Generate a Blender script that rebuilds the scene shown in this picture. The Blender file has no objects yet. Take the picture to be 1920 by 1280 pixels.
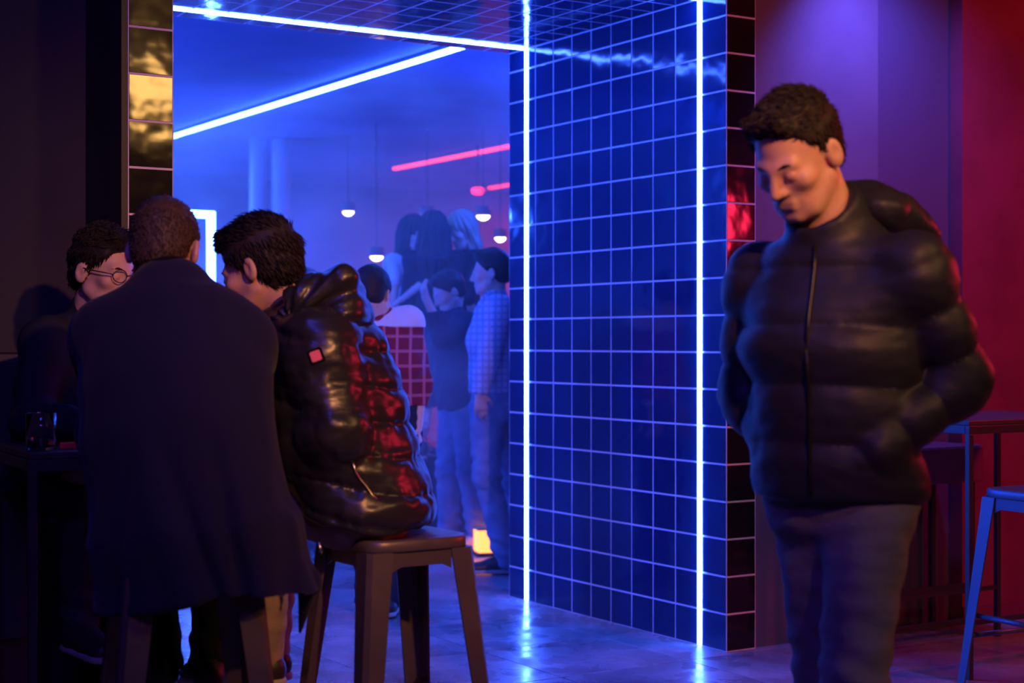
import bpy, bmesh, math, random
import numpy as np
from mathutils import Vector, Matrix, noise as mnoise

random.seed(7)
rng = np.random.default_rng(11)
SC = bpy.context.scene
COL = SC.collection

# ------------------------------------------------------------------ camera
CAM_H, FPX = 1.25, 3000.0
cam_d = bpy.data.cameras.new('camera')
cam_d.sensor_width = 36.0
cam_d.lens = FPX / 1920.0 * 36.0
cam_d.clip_end = 100
cam_d.dof.use_dof = True
cam_d.dof.focus_distance = 5.2
cam_d.dof.aperture_fstop = 2.8
cam = bpy.data.objects.new('camera', cam_d)
cam.location = (0, 0, CAM_H)
cam.rotation_euler = (math.radians(90), 0, 0)
COL.objects.link(cam)
SC.camera = cam

# ------------------------------------------------------------------ colour management, world
SC.view_settings.view_transform = 'Standard'
SC.view_settings.look = 'None'
SC.view_settings.gamma = 1
SC.view_settings.use_curve_mapping = False
SC.view_settings.exposure = 1.6
w = bpy.data.worlds.new('night'); SC.world = w
w.use_nodes = True
w.node_tree.nodes['Background'].inputs[0].default_value = (0.004, 0.003, 0.012, 1)
w.node_tree.nodes['Background'].inputs[1].default_value = 1.0
try:
    SC.cycles.use_denoising = True
    SC.cycles.max_bounces = 6
    SC.cycles.volume_bounces = 1
    SC.cycles.sample_clamp_indirect = 4.0
    SC.cycles.volume_step_rate = 2.0
    SC.cycles.volume_max_steps = 128
except Exception:
    pass

# portal axes: the tiled passage stands turned 32 degrees to the view
TH = math.radians(32.0)
UX, UY = math.cos(TH), math.sin(TH)
CX, CY = 0.863, 6.44
def ST(s, t, z=0.0):
    """a point given along the portal front (s), into the club (t) and up (z)"""
    return Vector((CX + UX * s - UY * t, CY + UY * s + UX * t, z))
def W(px, py, Z):
    """a measured point of the photograph at distance Z, as a world position"""
    return Vector(((px - 960.0) / FPX * Z, Z, CAM_H - (py - 640.0) / FPX * Z))

# ------------------------------------------------------------------ lamps of the club
def lamp(name, kind, loc, col, power, size=0.1, aim=None, spot=None, blend=0.6):
    d = bpy.data.lights.new(name, kind)
    d.color = col; d.energy = power
    if kind in ('POINT', 'SPOT'): d.shadow_soft_size = size
    if kind == 'SPOT':
        d.spot_size = math.radians(spot); d.spot_blend = blend
    o = bpy.data.objects.new(name, d); COL.objects.link(o)
    o.location = loc
    if aim is not None:
        o.rotation_euler = (Vector(aim) - Vector(loc)).to_track_quat('-Z', 'Y').to_euler()
    return o
BLUE = (0.018, 0.085, 1.0)
RED = (1.0, 0.015, 0.04)
WARM = (1.0, 0.52, 0.14)
# front room
lamp('warm_bar_light', 'POINT', (2.75, 2.0, 2.80), WARM, 24, 0.20)
lamp('warm_track_spot', 'SPOT', (1.3, 0.6, 2.95), (1.0, 0.38, 0.14), 165, 0.06, aim=(0.05, 3.9, 1.60), spot=39, blend=1.0)
lamp('red_bar_light', 'POINT', (3.75, 5.3, 1.94), (1.0, 0.015, 0.07), 34, 0.20)
lamp('violet_ceiling_light', 'POINT', (-0.3, 0.4, 3.0), (0.26, 0.06, 1.0), 24, 0.25)
lamp('blue_ceiling_light', 'POINT', (-0.9, 2.6, 3.05), (0.04, 0.06, 1.0), 14, 0.20)
lamp('wall_spot', 'SPOT', ST(0.55, -0.45, 3.05), (0.12, 0.10, 1.0), 70, 0.05, aim=ST(1.05, 0.0, 1.5), spot=105, blend=1.0)
# club room: blue washes to both sides of the passage, red ones over the far bar
for s, t, z, p in ((-4.0, 4.0, 2.3, 300), (-3.0, 7.0, 2.3, 110), (1.4, 2.9, 2.4, 36)):
    lamp('blue_wash_light', 'POINT', ST(s, t, z), BLUE, p, 0.10)
for s, t, p in ((4.9, 8.4, 130), (3.6, 5.6, 60)):
    lamp('red_wash_light', 'SPOT', ST(s, t, 2.8), RED, p, 0.08, aim=ST(s - 0.8, t - 0.2, 0), spot=140, blend=1.0)

# ------------------------------------------------------------------ materials
MATS = {}
def mat(name, col, rough=0.6, metal=0.0, spec=0.5, bump=None, emit=None, estr=0.0, coat=0.0, vary=None, rvary=None, sheen=0.0):
    """procedural principled material. bump=(scale, strength, distance, stretch xyz); vary=(scale, other colour, low, high)"""
    if name in MATS: return MATS[name]
    m = bpy.data.materials.new(name); m.use_nodes = True
    nt = m.node_tree; b = nt.nodes['Principled BSDF']
    b.inputs['Base Color'].default_value = (*col, 1)
    b.inputs['Roughness'].default_value = rough
    b.inputs['Metallic'].default_value = metal
    b.inputs['Specular IOR Level'].default_value = spec
    b.inputs['Coat Weight'].default_value = coat
    if sheen:
        b.inputs['Sheen Weight'].default_value = sheen
    tc = nt.nodes.new('ShaderNodeTexCoord')
    if emit:
        b.inputs['Emission Color'].default_value = (*emit, 1)
        b.inputs['Emission Strength'].default_value = estr
    if vary:
        n = nt.nodes.new('ShaderNodeTexNoise'); n.inputs['Scale'].default_value = vary[0]; n.inputs['Detail'].default_value = 5
        nt.links.new(tc.outputs['Object'], n.inputs['Vector'])
        r = nt.nodes.new('ShaderNodeMapRange'); r.inputs['From Min'].default_value = vary[2]; r.inputs['From Max'].default_value = vary[3]
        nt.links.new(n.outputs['Fac'], r.inputs['Value'])
        mx = nt.nodes.new('ShaderNodeMix'); mx.data_type = 'RGBA'
        mx.inputs['A'].default_value = (*col, 1); mx.inputs['B'].default_value = (*vary[1], 1)
        nt.links.new(r.outputs['Result'], mx.inputs['Factor'])
        nt.links.new(mx.outputs['Result'], b.inputs['Base Color'])
    if rvary:
        n = nt.nodes.new('ShaderNodeTexNoise'); n.inputs['Scale'].default_value = rvary[0]; n.inputs['Detail'].default_value = 6
        n.inputs['Distortion'].default_value = 0.6
        nt.links.new(tc.outputs['Object'], n.inputs['Vector'])
        r = nt.nodes.new('ShaderNodeMapRange'); r.inputs['From Min'].default_value = 0.35; r.inputs['From Max'].default_value = 0.65
        r.inputs['To Min'].default_value = rvary[1]; r.inputs['To Max'].default_value = rvary[2]
        nt.links.new(n.outputs['Fac'], r.inputs['Value'])
        nt.links.new(r.outputs['Result'], b.inputs['Roughness'])
    if bump:
        n = nt.nodes.new('ShaderNodeTexNoise'); n.inputs['Scale'].default_value = bump[0]; n.inputs['Detail'].default_value = 4
        mp = nt.nodes.new('ShaderNodeMapping'); mp.inputs['Scale'].default_value = bump[3] if len(bump) > 3 else (1, 1, 1)
        nt.links.new(tc.outputs['Object'], mp.inputs['Vector'])
        nt.links.new(mp.outputs['Vector'], n.inputs['Vector'])
        bp = nt.nodes.new('ShaderNodeBump'); bp.inputs['Strength'].default_value = bump[1]; bp.inputs['Distance'].default_value = bump[2]
        nt.links.new(n.outputs['Fac'], bp.inputs['Height'])
        nt.links.new(bp.outputs['Normal'], b.inputs['Normal'])
    MATS[name] = m
    return m

def tile_material(name, col):
    """glazed tile: dark, glossy, with a slow waviness that differs from tile to tile"""
    m = mat(name, col, rough=0.09, spec=0.4, coat=0.0)
    nt = m.node_tree; b = nt.nodes['Principled BSDF']
    tc = nt.nodes['Texture Coordinate']
    oi = nt.nodes.new('ShaderNodeObjectInfo')
    vm = nt.nodes.new('ShaderNodeVectorMath'); vm.operation = 'MULTIPLY_ADD'
    cb = nt.nodes.new('ShaderNodeCombineXYZ')
    ml = nt.nodes.new('ShaderNodeMath'); ml.operation = 'MULTIPLY'; ml.inputs[1].default_value = 37.0
    nt.links.new(oi.outputs['Random'], ml.inputs[0])
    for k in range(3): nt.links.new(ml.outputs[0], cb.inputs[k])
    vm.inputs[1].default_value = (1, 1, 1)
    nt.links.new(tc.outputs['Object'], vm.inputs[0]); nt.links.new(cb.outputs[0], vm.inputs[2])
    n = nt.nodes.new('ShaderNodeTexNoise'); n.inputs['Scale'].default_value = 9; n.inputs['Detail'].default_value = 1.5
    nt.links.new(vm.outputs[0], n.inputs['Vector'])
    bp = nt.nodes.new('ShaderNodeBump'); bp.inputs['Strength'].default_value = 0.55; bp.inputs['Distance'].default_value = 0.004
    nt.links.new(n.outputs['Fac'], bp.inputs['Height']); nt.links.new(bp.outputs['Normal'], b.inputs['Normal'])
    return m

def check_material(name, base, c1, c2, sx, sz, wx, wz, rough=0.85):
    """woven check: bands of c1 across x and of c2 up z over a base colour"""
    m = mat(name, base, rough=rough, spec=0.2)
    nt = m.node_tree; b = nt.nodes['Principled BSDF']; tc = nt.nodes['Texture Coordinate']
    sp = nt.nodes.new('ShaderNodeSeparateXYZ'); nt.links.new(tc.outputs['Object'], sp.inputs[0])
    def band(out, s, wd):
        a = nt.nodes.new('ShaderNodeMath'); a.operation = 'MULTIPLY'; a.inputs[1].default_value = s; nt.links.new(out, a.inputs[0])
        f = nt.nodes.new('ShaderNodeMath'); f.operation = 'FRACT'; nt.links.new(a.outputs[0], f.inputs[0])
        l = nt.nodes.new('ShaderNodeMath'); l.operation = 'LESS_THAN'; l.inputs[1].default_value = wd; nt.links.new(f.outputs[0], l.inputs[0])
        h = nt.nodes.new('ShaderNodeMath'); h.operation = 'MULTIPLY'; h.inputs[1].default_value = 0.75; nt.links.new(l.outputs[0], h.inputs[0])
        return h.outputs[0]
    m1 = nt.nodes.new('ShaderNodeMix'); m1.data_type = 'RGBA'; m1.inputs['A'].default_value = (*base, 1); m1.inputs['B'].default_value = (*c1, 1)
    nt.links.new(band(sp.outputs[0], sx, wx), m1.inputs['Factor'])
    m2 = nt.nodes.new('ShaderNodeMix'); m2.data_type = 'RGBA'; m2.inputs['B'].default_value = (*c2, 1)
    nt.links.new(m1.outputs['Result'], m2.inputs['A']); nt.links.new(band(sp.outputs[2], sz, wz), m2.inputs['Factor'])
    nt.links.new(m2.outputs['Result'], b.inputs['Base Color'])
    return m

M_TILE = tile_material('navy_glazed_tile', (0.012, 0.024, 0.085))
M_TILEB = tile_material('black_glazed_tile', (0.012, 0.010, 0.010))
M_GROUT = mat('pale_grout', (0.78, 0.74, 0.82), rough=0.8, bump=(120, 0.3, 0.001))
M_FLOOR = mat('polished_floor_tile', (0.34, 0.33, 0.34), rough=0.3, vary=(2.2, (0.14, 0.135, 0.14), 0.35, 0.65), rvary=(6.0, 0.14, 0.45), bump=(9, 0.12, 0.003))
M_SLAB = mat('concrete_floor', (0.30, 0.30, 0.31), rough=0.3, vary=(1.6, (0.13, 0.13, 0.135), 0.35, 0.65), rvary=(3.0, 0.18, 0.5), bump=(10, 0.2, 0.003))
M_JOINT = mat('dark_floor_joint', (0.05, 0.05, 0.05), rough=0.9)
M_WALLD = mat('dark_plaster', (0.034, 0.028, 0.052), rough=0.75, vary=(3, (0.024, 0.020, 0.038), 0.4, 0.7), bump=(60, 0.15, 0.002))
M_WALLP = mat('grey_violet_plaster', (0.13, 0.11, 0.14), rough=0.65, vary=(2.5, (0.10, 0.085, 0.115), 0.4, 0.7), bump=(70, 0.12, 0.002))
M_PANEL = mat('dark_blue_panel', (0.07, 0.065, 0.10), rough=0.5, bump=(50, 0.1, 0.001))
M_REDWALL = mat('red_paint', (0.24, 0.028, 0.045), rough=0.55, vary=(3.5, (0.18, 0.02, 0.035), 0.4, 0.7), bump=(55, 0.15, 0.002))
M_TRIM = mat('black_trim', (0.03, 0.025, 0.03), rough=0.45)
M_CLUB = mat('club_wall_paint', (0.055, 0.05, 0.065), rough=0.8, vary=(1.2, (0.03, 0.03, 0.04), 0.35, 0.65))
M_CLUBR = mat('club_wall_oxblood', (0.16, 0.03, 0.05), rough=0.8)
M_BLACKMETAL = mat('black_powder_coat', (0.035, 0.033, 0.035), rough=0.38, metal=0.0, spec=0.6, bump=(180, 0.08, 0.001))
M_GUN = mat('gunmetal_sheet', (0.13, 0.105, 0.095), rough=0.40, metal=0.4, rvary=(9, 0.28, 0.46))
M_STOOLBLUE = mat('slate_painted_metal', (0.10, 0.13, 0.18), rough=0.4, metal=0.3)
M_WOOD = mat('dark_table_board', (0.06, 0.045, 0.04), rough=0.4, bump=(30, 0.2, 0.001, (1, 12, 12)))
M_EDGE = mat('raw_table_edge', (0.30, 0.24, 0.18), rough=0.5)
M_UPH = mat('bench_upholstery', (0.20, 0.06, 0.08), rough=0.5, bump=(90, 0.15, 0.001))
M_UPHD = mat('dark_upholstery', (0.03, 0.03, 0.04), rough=0.55, bump=(90, 0.15, 0.001))
M_LEDB = mat('blue_white_led', (0.9, 0.9, 0.9), emit=(0.035, 0.11, 1.0), estr=34.0)
M_LEDC = mat('cyan_white_led', (0.9, 0.9, 0.9), emit=(0.05, 0.16, 1.0), estr=24.0)
M_LEDR = mat('red_led', (0.9, 0.3, 0.2), emit=(1.0, 0.040, 0.0), estr=1.5)
M_CHAN = mat('led_channel', (0.35, 0.35, 0.38), rough=0.4, metal=0.8)
M_LENS = mat('warm_downlight_lens', (0.9, 0.85, 0.8), emit=(1.0, 0.62, 0.50), estr=5.0)
M_CANDLE = mat('lantern_glow', (0.9, 0.6, 0.2), emit=(1.0, 0.26, 0.02), estr=1.1)
def glass_mat():
    m = bpy.data.materials.new('clear_glass'); m.use_nodes = True
    b = m.node_tree.nodes['Principled BSDF']
    b.inputs['Base Color'].default_value = (1, 1, 1, 1); b.inputs['Roughness'].default_value = 0.02
    b.inputs['Transmission Weight'].default_value = 1.0; b.inputs['IOR'].default_value = 1.47
    return m
M_GLASS = glass_mat()
M_DRINK = glass_mat(); M_DRINK.name = 'red_drink'
M_DRINK.node_tree.nodes['Principled BSDF'].inputs['Base Color'].default_value = (0.9, 0.25, 0.22, 1); M_DRINK.node_tree.nodes['Principled BSDF'].inputs['IOR'].default_value = 1.33
M_SKIN = mat('skin', (0.55, 0.32, 0.23), rough=0.5, spec=0.35, vary=(28, (0.48, 0.24, 0.18), 0.45, 0.75), bump=(220, 0.12, 0.0008))
M_SKIN2 = mat('fair_skin', (0.62, 0.40, 0.32), rough=0.5, spec=0.35, vary=(28, (0.55, 0.32, 0.26), 0.45, 0.75))
M_HAIRD = mat('dark_hair', (0.020, 0.014, 0.013), rough=0.6, spec=0.3, bump=(160, 0.5, 0.002, (1, 1, 0.25)))
M_HAIRB = mat('brown_cropped_hair', (0.055, 0.033, 0.024), rough=0.6, spec=0.3, bump=(140, 0.6, 0.002, (1, 1, 0.35)), vary=(120, (0.10, 0.06, 0.045), 0.5, 0.75))
M_HAIRL = mat('long_light_hair', (0.40, 0.30, 0.22), rough=0.45, bump=(120, 0.5, 0.003, (1, 1, 0.12)))
M_COAT = mat('navy_wool', (0.010, 0.011, 0.036), rough=0.92, spec=0.12, sheen=0.08, bump=(260, 0.25, 0.001))
M_COLLAR = mat('black_velvet', (0.006, 0.006, 0.008), rough=0.95, spec=0.1)
M_NYLON = mat('shiny_black_nylon', (0.018, 0.018, 0.021), rough=0.33, spec=0.55, bump=(18, 0.3, 0.005, (1.0, 1.0, 2.0)))
M_NYLON2 = mat('matte_navy_nylon', (0.017, 0.017, 0.027), rough=0.5, spec=0.3, bump=(16, 0.25, 0.005, (1.0, 1.0, 2.2)))
M_SHIRTD = mat('dark_blue_shirt', (0.018, 0.022, 0.04), rough=0.8, spec=0.2, bump=(16, 0.5, 0.008, (1, 1, 0.5)))
M_JEANG = mat('dark_grey_denim', (0.14, 0.135, 0.17), rough=0.85, spec=0.15, bump=(18, 0.45, 0.008, (1, 1, 2)), vary=(9, (0.12, 0.115, 0.135), 0.4, 0.7))
M_JEANB = mat('washed_denim', (0.22, 0.27, 0.36), rough=0.85, spec=0.15, bump=(18, 0.5, 0.008, (1, 1, 2)), vary=(7, (0.13, 0.17, 0.25), 0.4, 0.7))
M_KHAKI = mat('khaki_twill', (0.36, 0.28, 0.20), rough=0.85, spec=0.15, bump=(18, 0.5, 0.008, (1, 1, 2)))
M_BLACKCLOTH = mat('black_cloth', (0.012, 0.012, 0.016), rough=0.8, spec=0.2, bump=(20, 0.4, 0.006))
M_DENIMD = mat('dark_denim', (0.025, 0.03, 0.05), rough=0.85, spec=0.15, bump=(18, 0.5, 0.008, (1, 1, 2)))
M_WHITECLOTH = mat('white_cloth', (0.62, 0.60, 0.62), rough=0.85, spec=0.15, bump=(20, 0.4, 0.006))
M_COLUMN = mat('pale_column_paint', (0.34, 0.34, 0.36), rough=0.7)
M_SHOEW = mat('white_sneaker', (0.62, 0.60, 0.60), rough=0.6)
M_SHOED = mat('dark_leather', (0.03, 0.025, 0.025), rough=0.4)
M_SOLE = mat('pale_rubber', (0.45, 0.44, 0.42), rough=0.7)
M_ZIP = mat('zip_metal', (0.6, 0.55, 0.5), rough=0.3, metal=1.0)
M_PINK = mat('pink_patch', (0.80, 0.14, 0.22), rough=0.6)
M_PLAID = check_material('red_plaid', (0.20, 0.022, 0.04), (0.55, 0.16, 0.22), (0.50, 0.14, 0.20), 17.0, 15.0, 0.20, 0.20)
M_CHECK = check_material('pale_check', (0.42, 0.45, 0.55), (0.22, 0.25, 0.38), (0.24, 0.27, 0.40), 30.0, 28.0, 0.35, 0.35)

# ------------------------------------------------------------------ object helpers
def link(name, me, m, parent=None, loc=(0, 0, 0), rot=None):
    o = bpy.data.objects.new(name, me); COL.objects.link(o)
    if m is not None and len(me.materials) == 0: me.materials.append(m)
    o.location = loc
    if rot is not None: o.rotation_euler = rot
    if parent is not None: o.parent = parent
    return o
def tag(o, label, cat, group=None):
    o['label'] = label; o['category'] = cat
    if group: o['group'] = group
    return o
def struct(o, label=None):
    o['kind'] = 'structure'
    if label: o['label'] = label
    return o
def thing(name, label, cat, loc, rz=0.0, group=None):
    o = bpy.data.objects.new(name, None); COL.objects.link(o)
    o.empty_display_size = 0.1
    o.location = loc; o.rotation_euler = (0, 0, rz)
    return tag(o, label, cat, group)

def bm_mesh(bm, name, smooth=False):
    me = bpy.data.meshes.new(name); bm.normal_update(); bm.to_mesh(me); bm.free()
    if smooth:
        for p in me.polygons: p.use_smooth = True
    return me
def box_bm(bm, lo, hi, bevel=0.0):
    lo, hi = Vector(lo), Vector(hi)
    r = bmesh.ops.create_cube(bm, size=1.0)
    vs = r['verts']
    for v in vs:
        v.co = Vector(((lo[i] + hi[i]) / 2 + v.co[i] * (hi[i] - lo[i])) for i in range(3))
    if bevel > 0:
        es = list({e for v in vs for e in v.link_edges})
        bmesh.ops.bevel(bm, geom=es, offset=bevel, segments=2, affect='EDGES', profile=0.6)
    return bm
def box(name, lo, hi, m, parent=None, loc=(0, 0, 0), rz=0.0, bevel=0.0):
    bm = box_bm(bmesh.new(), lo, hi, bevel)
    return link(name, bm_mesh(bm, name), m, parent, loc, (0, 0, rz))
def tube_bm(bm, pts, r, seg=10):
    pts = [Vector(p) for p in pts]; rings = []
    for i, p in enumerate(pts):
        a = pts[max(0, i - 1)]; b = pts[min(len(pts) - 1, i + 1)]
        q = (b - a).to_track_quat('Z', 'Y')
        rr = r[i] if isinstance(r, (list, tuple)) else r
        rings.append([bm.verts.new(p + q @ Vector((math.cos(2 * math.pi * k / seg) * rr, math.sin(2 * math.pi * k / seg) * rr, 0))) for k in range(seg)])
    for a, b in zip(rings, rings[1:]):
        for k in range(seg): bm.faces.new((a[k], a[(k + 1) % seg], b[(k + 1) % seg], b[k]))
    bm.faces.new(list(reversed(rings[0]))); bm.faces.new(rings[-1])
    return bm
def tube(name, pts, r, m, parent=None, seg=10, loc=(0, 0, 0)):
    return link(name, bm_mesh(tube_bm(bmesh.new(), pts, r, seg), name, True), m, parent, loc)
def lathe(name, prof, m, parent=None, loc=(0, 0, 0), seg=32):
    bm = bmesh.new(); rings = []
    for r, z in prof:
        rings.append([bm.verts.new((r * math.cos(2 * math.pi * k / seg), r * math.sin(2 * math.pi * k / seg), z)) for k in range(seg)])
    for a, b in zip(rings, rings[1:]):
        for k in range(seg): bm.faces.new((a[k], a[(k + 1) % seg], b[(k + 1) % seg], b[k]))
    bm.faces.new(list(reversed(rings[0]))); bm.faces.new(rings[-1])
    return link(name, bm_mesh(bm, name, True), m, parent, loc)
def prism(name, quad_a, quad_b, m, parent=None, bevel=0.0, loc=(0, 0, 0)):
    bm = bmesh.new()
    a = [bm.verts.new(p) for p in quad_a]; b = [bm.verts.new(p) for p in quad_b]
    n = len(a)
    bm.faces.new(list(reversed(a))); bm.faces.new(b)
    for k in range(n): bm.faces.new((a[k], a[(k + 1) % n], b[(k + 1) % n], b[k]))
    bmesh.ops.recalc_face_normals(bm, faces=bm.faces[:])
    if bevel: bmesh.ops.bevel(bm, geom=bm.edges[:], offset=bevel, segments=2, affect='EDGES')
    return link(name, bm_mesh(bm, name), m, parent, loc)

# a box in portal axes (s, t, z)
def pbox(name, s0, s1, t0, t1, z0, z1, m, parent=None, bevel=0.0):
    if parent is None:
        return box(name, (s0, t0, z0), (s1, t1, z1), m, None, (CX, CY, 0), TH, bevel)
    return box(name, (s0, t0, z0), (s1, t1, z1), m, parent, (0, 0, 0), 0, bevel)

# ------------------------------------------------------------------ the setting
T_DEP, CEIL_P, OPEN = 1.655, 2.66, 2.318
ROW, COLW, GR = 0.1508, 0.155, 0.0075
CEIL_C, CEIL_F = 2.92, 3.15

floor = pbox('floor', -5.5, 6.4, -9.0, 10.6, -0.12, -0.006, M_JOINT); struct(floor, 'dark floor under the tiles and the club slab')
# 60 cm floor tiles of the front room and passage, each its own piece
def tile_mesh(name, wx, wy, th, bev, m):
    """flat glazed piece lying in xy, face up (+z), softened rim"""
    x, y, b = wx / 2, wy / 2, bev
    v = [(-x, -y, -th), (x, -y, -th), (x, y, -th), (-x, y, -th), (-x, -y, -b * 0.6), (x, -y, -b * 0.6), (x, y, -b * 0.6), (-x, y, -b * 0.6),
         (-x + b, -y + b, 0), (x - b, -y + b, 0), (x - b, y - b, 0), (-x + b, y - b, 0)]
    f = [(8, 9, 10, 11)]
    for k in range(4):
        j = (k + 1) % 4
        f += [(k, j, 4 + j, 4 + k), (4 + k, 4 + j, 8 + j, 8 + k)]
    me = bpy.data.meshes.new(name); me.from_pydata(v, [], f); me.update(); me.materials.append(m)
    return me
FT = 0.59
fmesh = tile_mesh('floor_tile', FT - 0.004, FT - 0.004, 0.006, 0.0012, M_FLOOR)
for i in range(-6, 5):
    for j in range(-5, 3):
        s0, t0 = -0.83 + FT * i, -0.047 + FT * j
        o = link('floor_tile', fmesh, None, floor, (s0 + FT / 2, t0 + FT / 2, 0.0005))
        o.rotation_euler = (rng.normal(0, 0.0006), rng.normal(0, 0.0006), math.pi / 2 * int(rng.integers(0, 4)))
slab = pbox('floor_club', -5.5, 6.4, -0.047 + FT * 3 + 0.002, 10.6, -0.02, 0.0, M_SLAB); struct(slab, 'scuffed polished concrete floor of the club room')

# right jamb of the tiled passage: grout body, every tile a piece of its own
TH_T = 0.004
def wall_tiles(parent, cells, mesh_cache, m, place, tilt=0.005):
    """cells: (u0, u1, v0, v1) rectangles on the face; place(u, v) -> location, rotation"""
    for (u0, u1, v0, v1) in cells:
        wx, wy = round(u1 - u0 - GR, 4), round(v1 - v0 - GR, 4)
        if wx < 0.01 or wy < 0.01: continue
        key = (wx, wy)
        if key not in mesh_cache: mesh_cache[key] = tile_mesh('tile', wx, wy, TH_T, 0.0009, m)
        loc, rot = place((u0 + u1) / 2, (v0 + v1) / 2)
        o = link('tile', mesh_cache[key], None, parent, loc)
        jit = Matrix.Rotation(rng.normal(0, tilt), 3, 'X') @ Matrix.Rotation(rng.normal(0, tilt), 3, 'Y')
        o.rotation_euler = (rot @ jit).to_euler()
rows = [(k * ROW, (k + 1) * ROW) for k in range(17)] + [(17 * ROW, CEIL_P)]
cols = [(0.0, 0.158), (0.178, 0.333)] + [(0.333 + COLW * k, 0.333 + COLW * (k + 1)) for k in range(7)] + [(1.418, 1.483), (1.503, T_DEP)]
cacheN, cacheB = {}, {}
jr = pbox('wall_portal_right', 0.0008, 0.153, 0.0008, T_DEP, 0.0, CEIL_P + 0.4, M_GROUT); struct(jr, 'right jamb of the passage, navy glazed tiles with pale grout')
rotS = Matrix(((0, 0, -1), (-1, 0, 0), (0, 1, 0)))      # face normal -s: local x -> -t, y -> z, z -> -s
wall_tiles(jr, [(a, b, c, d) for (a, b) in cols for (c, d) in rows], cacheN, M_TILE, lambda u, v: (Vector((-0.001, u, v)), rotS))
rotF = Matrix(((1, 0, 0), (0, 0, -1), (0, 1, 0)))       # face normal -t
rowsF = [(k * ROW, (k + 1) * ROW) for k in range(20)]
wall_tiles(jr, [(0.0, 0.153, c, d) for (c, d) in rowsF], cacheB, M_TILEB, lambda u, v: (Vector((u, -0.001, v)), rotF))
jl = pbox('wall_portal_left', -OPEN - 0.152, -OPEN - 0.0008, 0.0008, T_DEP, 0.0, CEIL_P + 0.4, M_GROUT); struct(jl, 'left jamb of the passage with black glazed tiles')
wall_tiles(jl, [(-OPEN - 0.152, -OPEN, c, d) for (c, d) in rowsF], cacheB, M_TILEB, lambda u, v: (Vector((u, -0.001, v)), rotF))
rotSL = Matrix(((0, 0, 1), (1, 0, 0), (0, 1, 0)))
wall_tiles(jl, [(a, b, c, d) for (a, b) in cols for (c, d) in rows], cacheN, M_TILE, lambda u, v: (Vector((-OPEN + 0.001, u, v)), rotSL))
jc = pbox('ceiling_portal', -OPEN - 0.152, 0.153, 0.0008, T_DEP, CEIL_P + 0.0005, CEIL_P + 0.4, M_GROUT); struct(jc, 'tiled ceiling of the passage, navy glazed tiles')
rotC = Matrix(((1, 0, 0), (0, -1, 0), (0, 0, -1)))
ccols = [(-OPEN + COLW * k, min(0.0, -OPEN + COLW * (k + 1))) for k in range(15)]
wall_tiles(jc, [(a, b, c, d) for (a, b) in ccols for (c, d) in cols], cacheN, M_TILE, lambda u, v: (Vector((u, v, CEIL_P)), rotC), 0.0012)
wall_tiles(jc, [(a, b, CEIL_P, CEIL_P + ROW) for (a, b) in ccols], cacheB, M_TILEB, lambda u, v: (Vector((u, -0.001, v)), rotF))
struct(pbox('wall_lintel', -OPEN - 0.152, 0.153, 0.02, T_DEP, CEIL_P + 0.40, CEIL_F + 0.05, M_WALLD))

# walls of the front room
struct(pbox('wall_front_right', 0.153, 0.851, 0.012, 0.30, 0, CEIL_F, M_WALLP), 'grey violet plaster wall beside the tiled passage')
struct(pbox('wall_panel', 0.853, 1.303, 0.018, 0.30, 0, CEIL_F, M_PANEL), 'dark blue panel between the plaster and the red wall')
struct(pbox('wall_red', 1.303, 6.4, -0.05, 0.30, 0, CEIL_F, M_REDWALL), 'red painted wall on the far right')
struct(pbox('baseboard_red', 1.301, 6.4, -0.062, -0.05, 0, 0.075, mat('red_baseboard', (0.20, 0.02, 0.035), rough=0.4)))
struct(pbox('wall_left', -5.5, -OPEN - 0.152, 0.42, 0.70, 0, CEIL_F, M_WALLD), 'dark plaster wall on the far left')
struct(pbox('trim_1', -OPEN - 0.172, -OPEN - 0.152, 0.004, 0.12, 0, CEIL_P + 0.4, M_TRIM), 'black edge trim beside the left jamb')
struct(pbox('jamb_side_shade', -OPEN - 0.160, -OPEN - 0.152, 0.12, 0.42, 0, CEIL_P + 0.4, M_TRIM))  # black sheet standing in for the shade on the jamb's left side face
struct(pbox('wall_side_left', -5.6, -5.5, -9.0, 10.6, 0, CEIL_F, M_WALLD))
struct(pbox('wall_side_right', 6.4, 6.5, -9.0, 10.6, 0, CEIL_F, M_WALLD))
struct(pbox('wall_back', -5.5, 6.4, -9.1, -9.0, 0, CEIL_F, M_WALLD))
struct(pbox('ceiling', -5.5, 6.4, -9.0, 0.3, CEIL_F, CEIL_F + 0.1, M_WALLD))
# club room
struct(pbox('ceiling_club', -5.5, 6.4, T_DEP, 10.6, CEIL_C, CEIL_C + 0.1, mat('ceiling_blue_light_tint', (0.10, 0.14, 0.34), rough=0.8, vary=(1.0, (0.05, 0.08, 0.22), 0.35, 0.65))))  # blue light falling on the ceiling is put into its base colour
struct(pbox('wall_club_far', -5.5, 6.4, 10.4, 10.6, 0, CEIL_C, M_CLUB), 'far wall of the club room')
struct(pbox('wall_club_left', -5.5, -OPEN - 0.152, 0.70, T_DEP, 0, CEIL_C, M_CLUB))
struct(pbox('wall_club_right', 0.153, 6.4, 0.30, T_DEP, 0, CEIL_F, M_CLUB))

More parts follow.
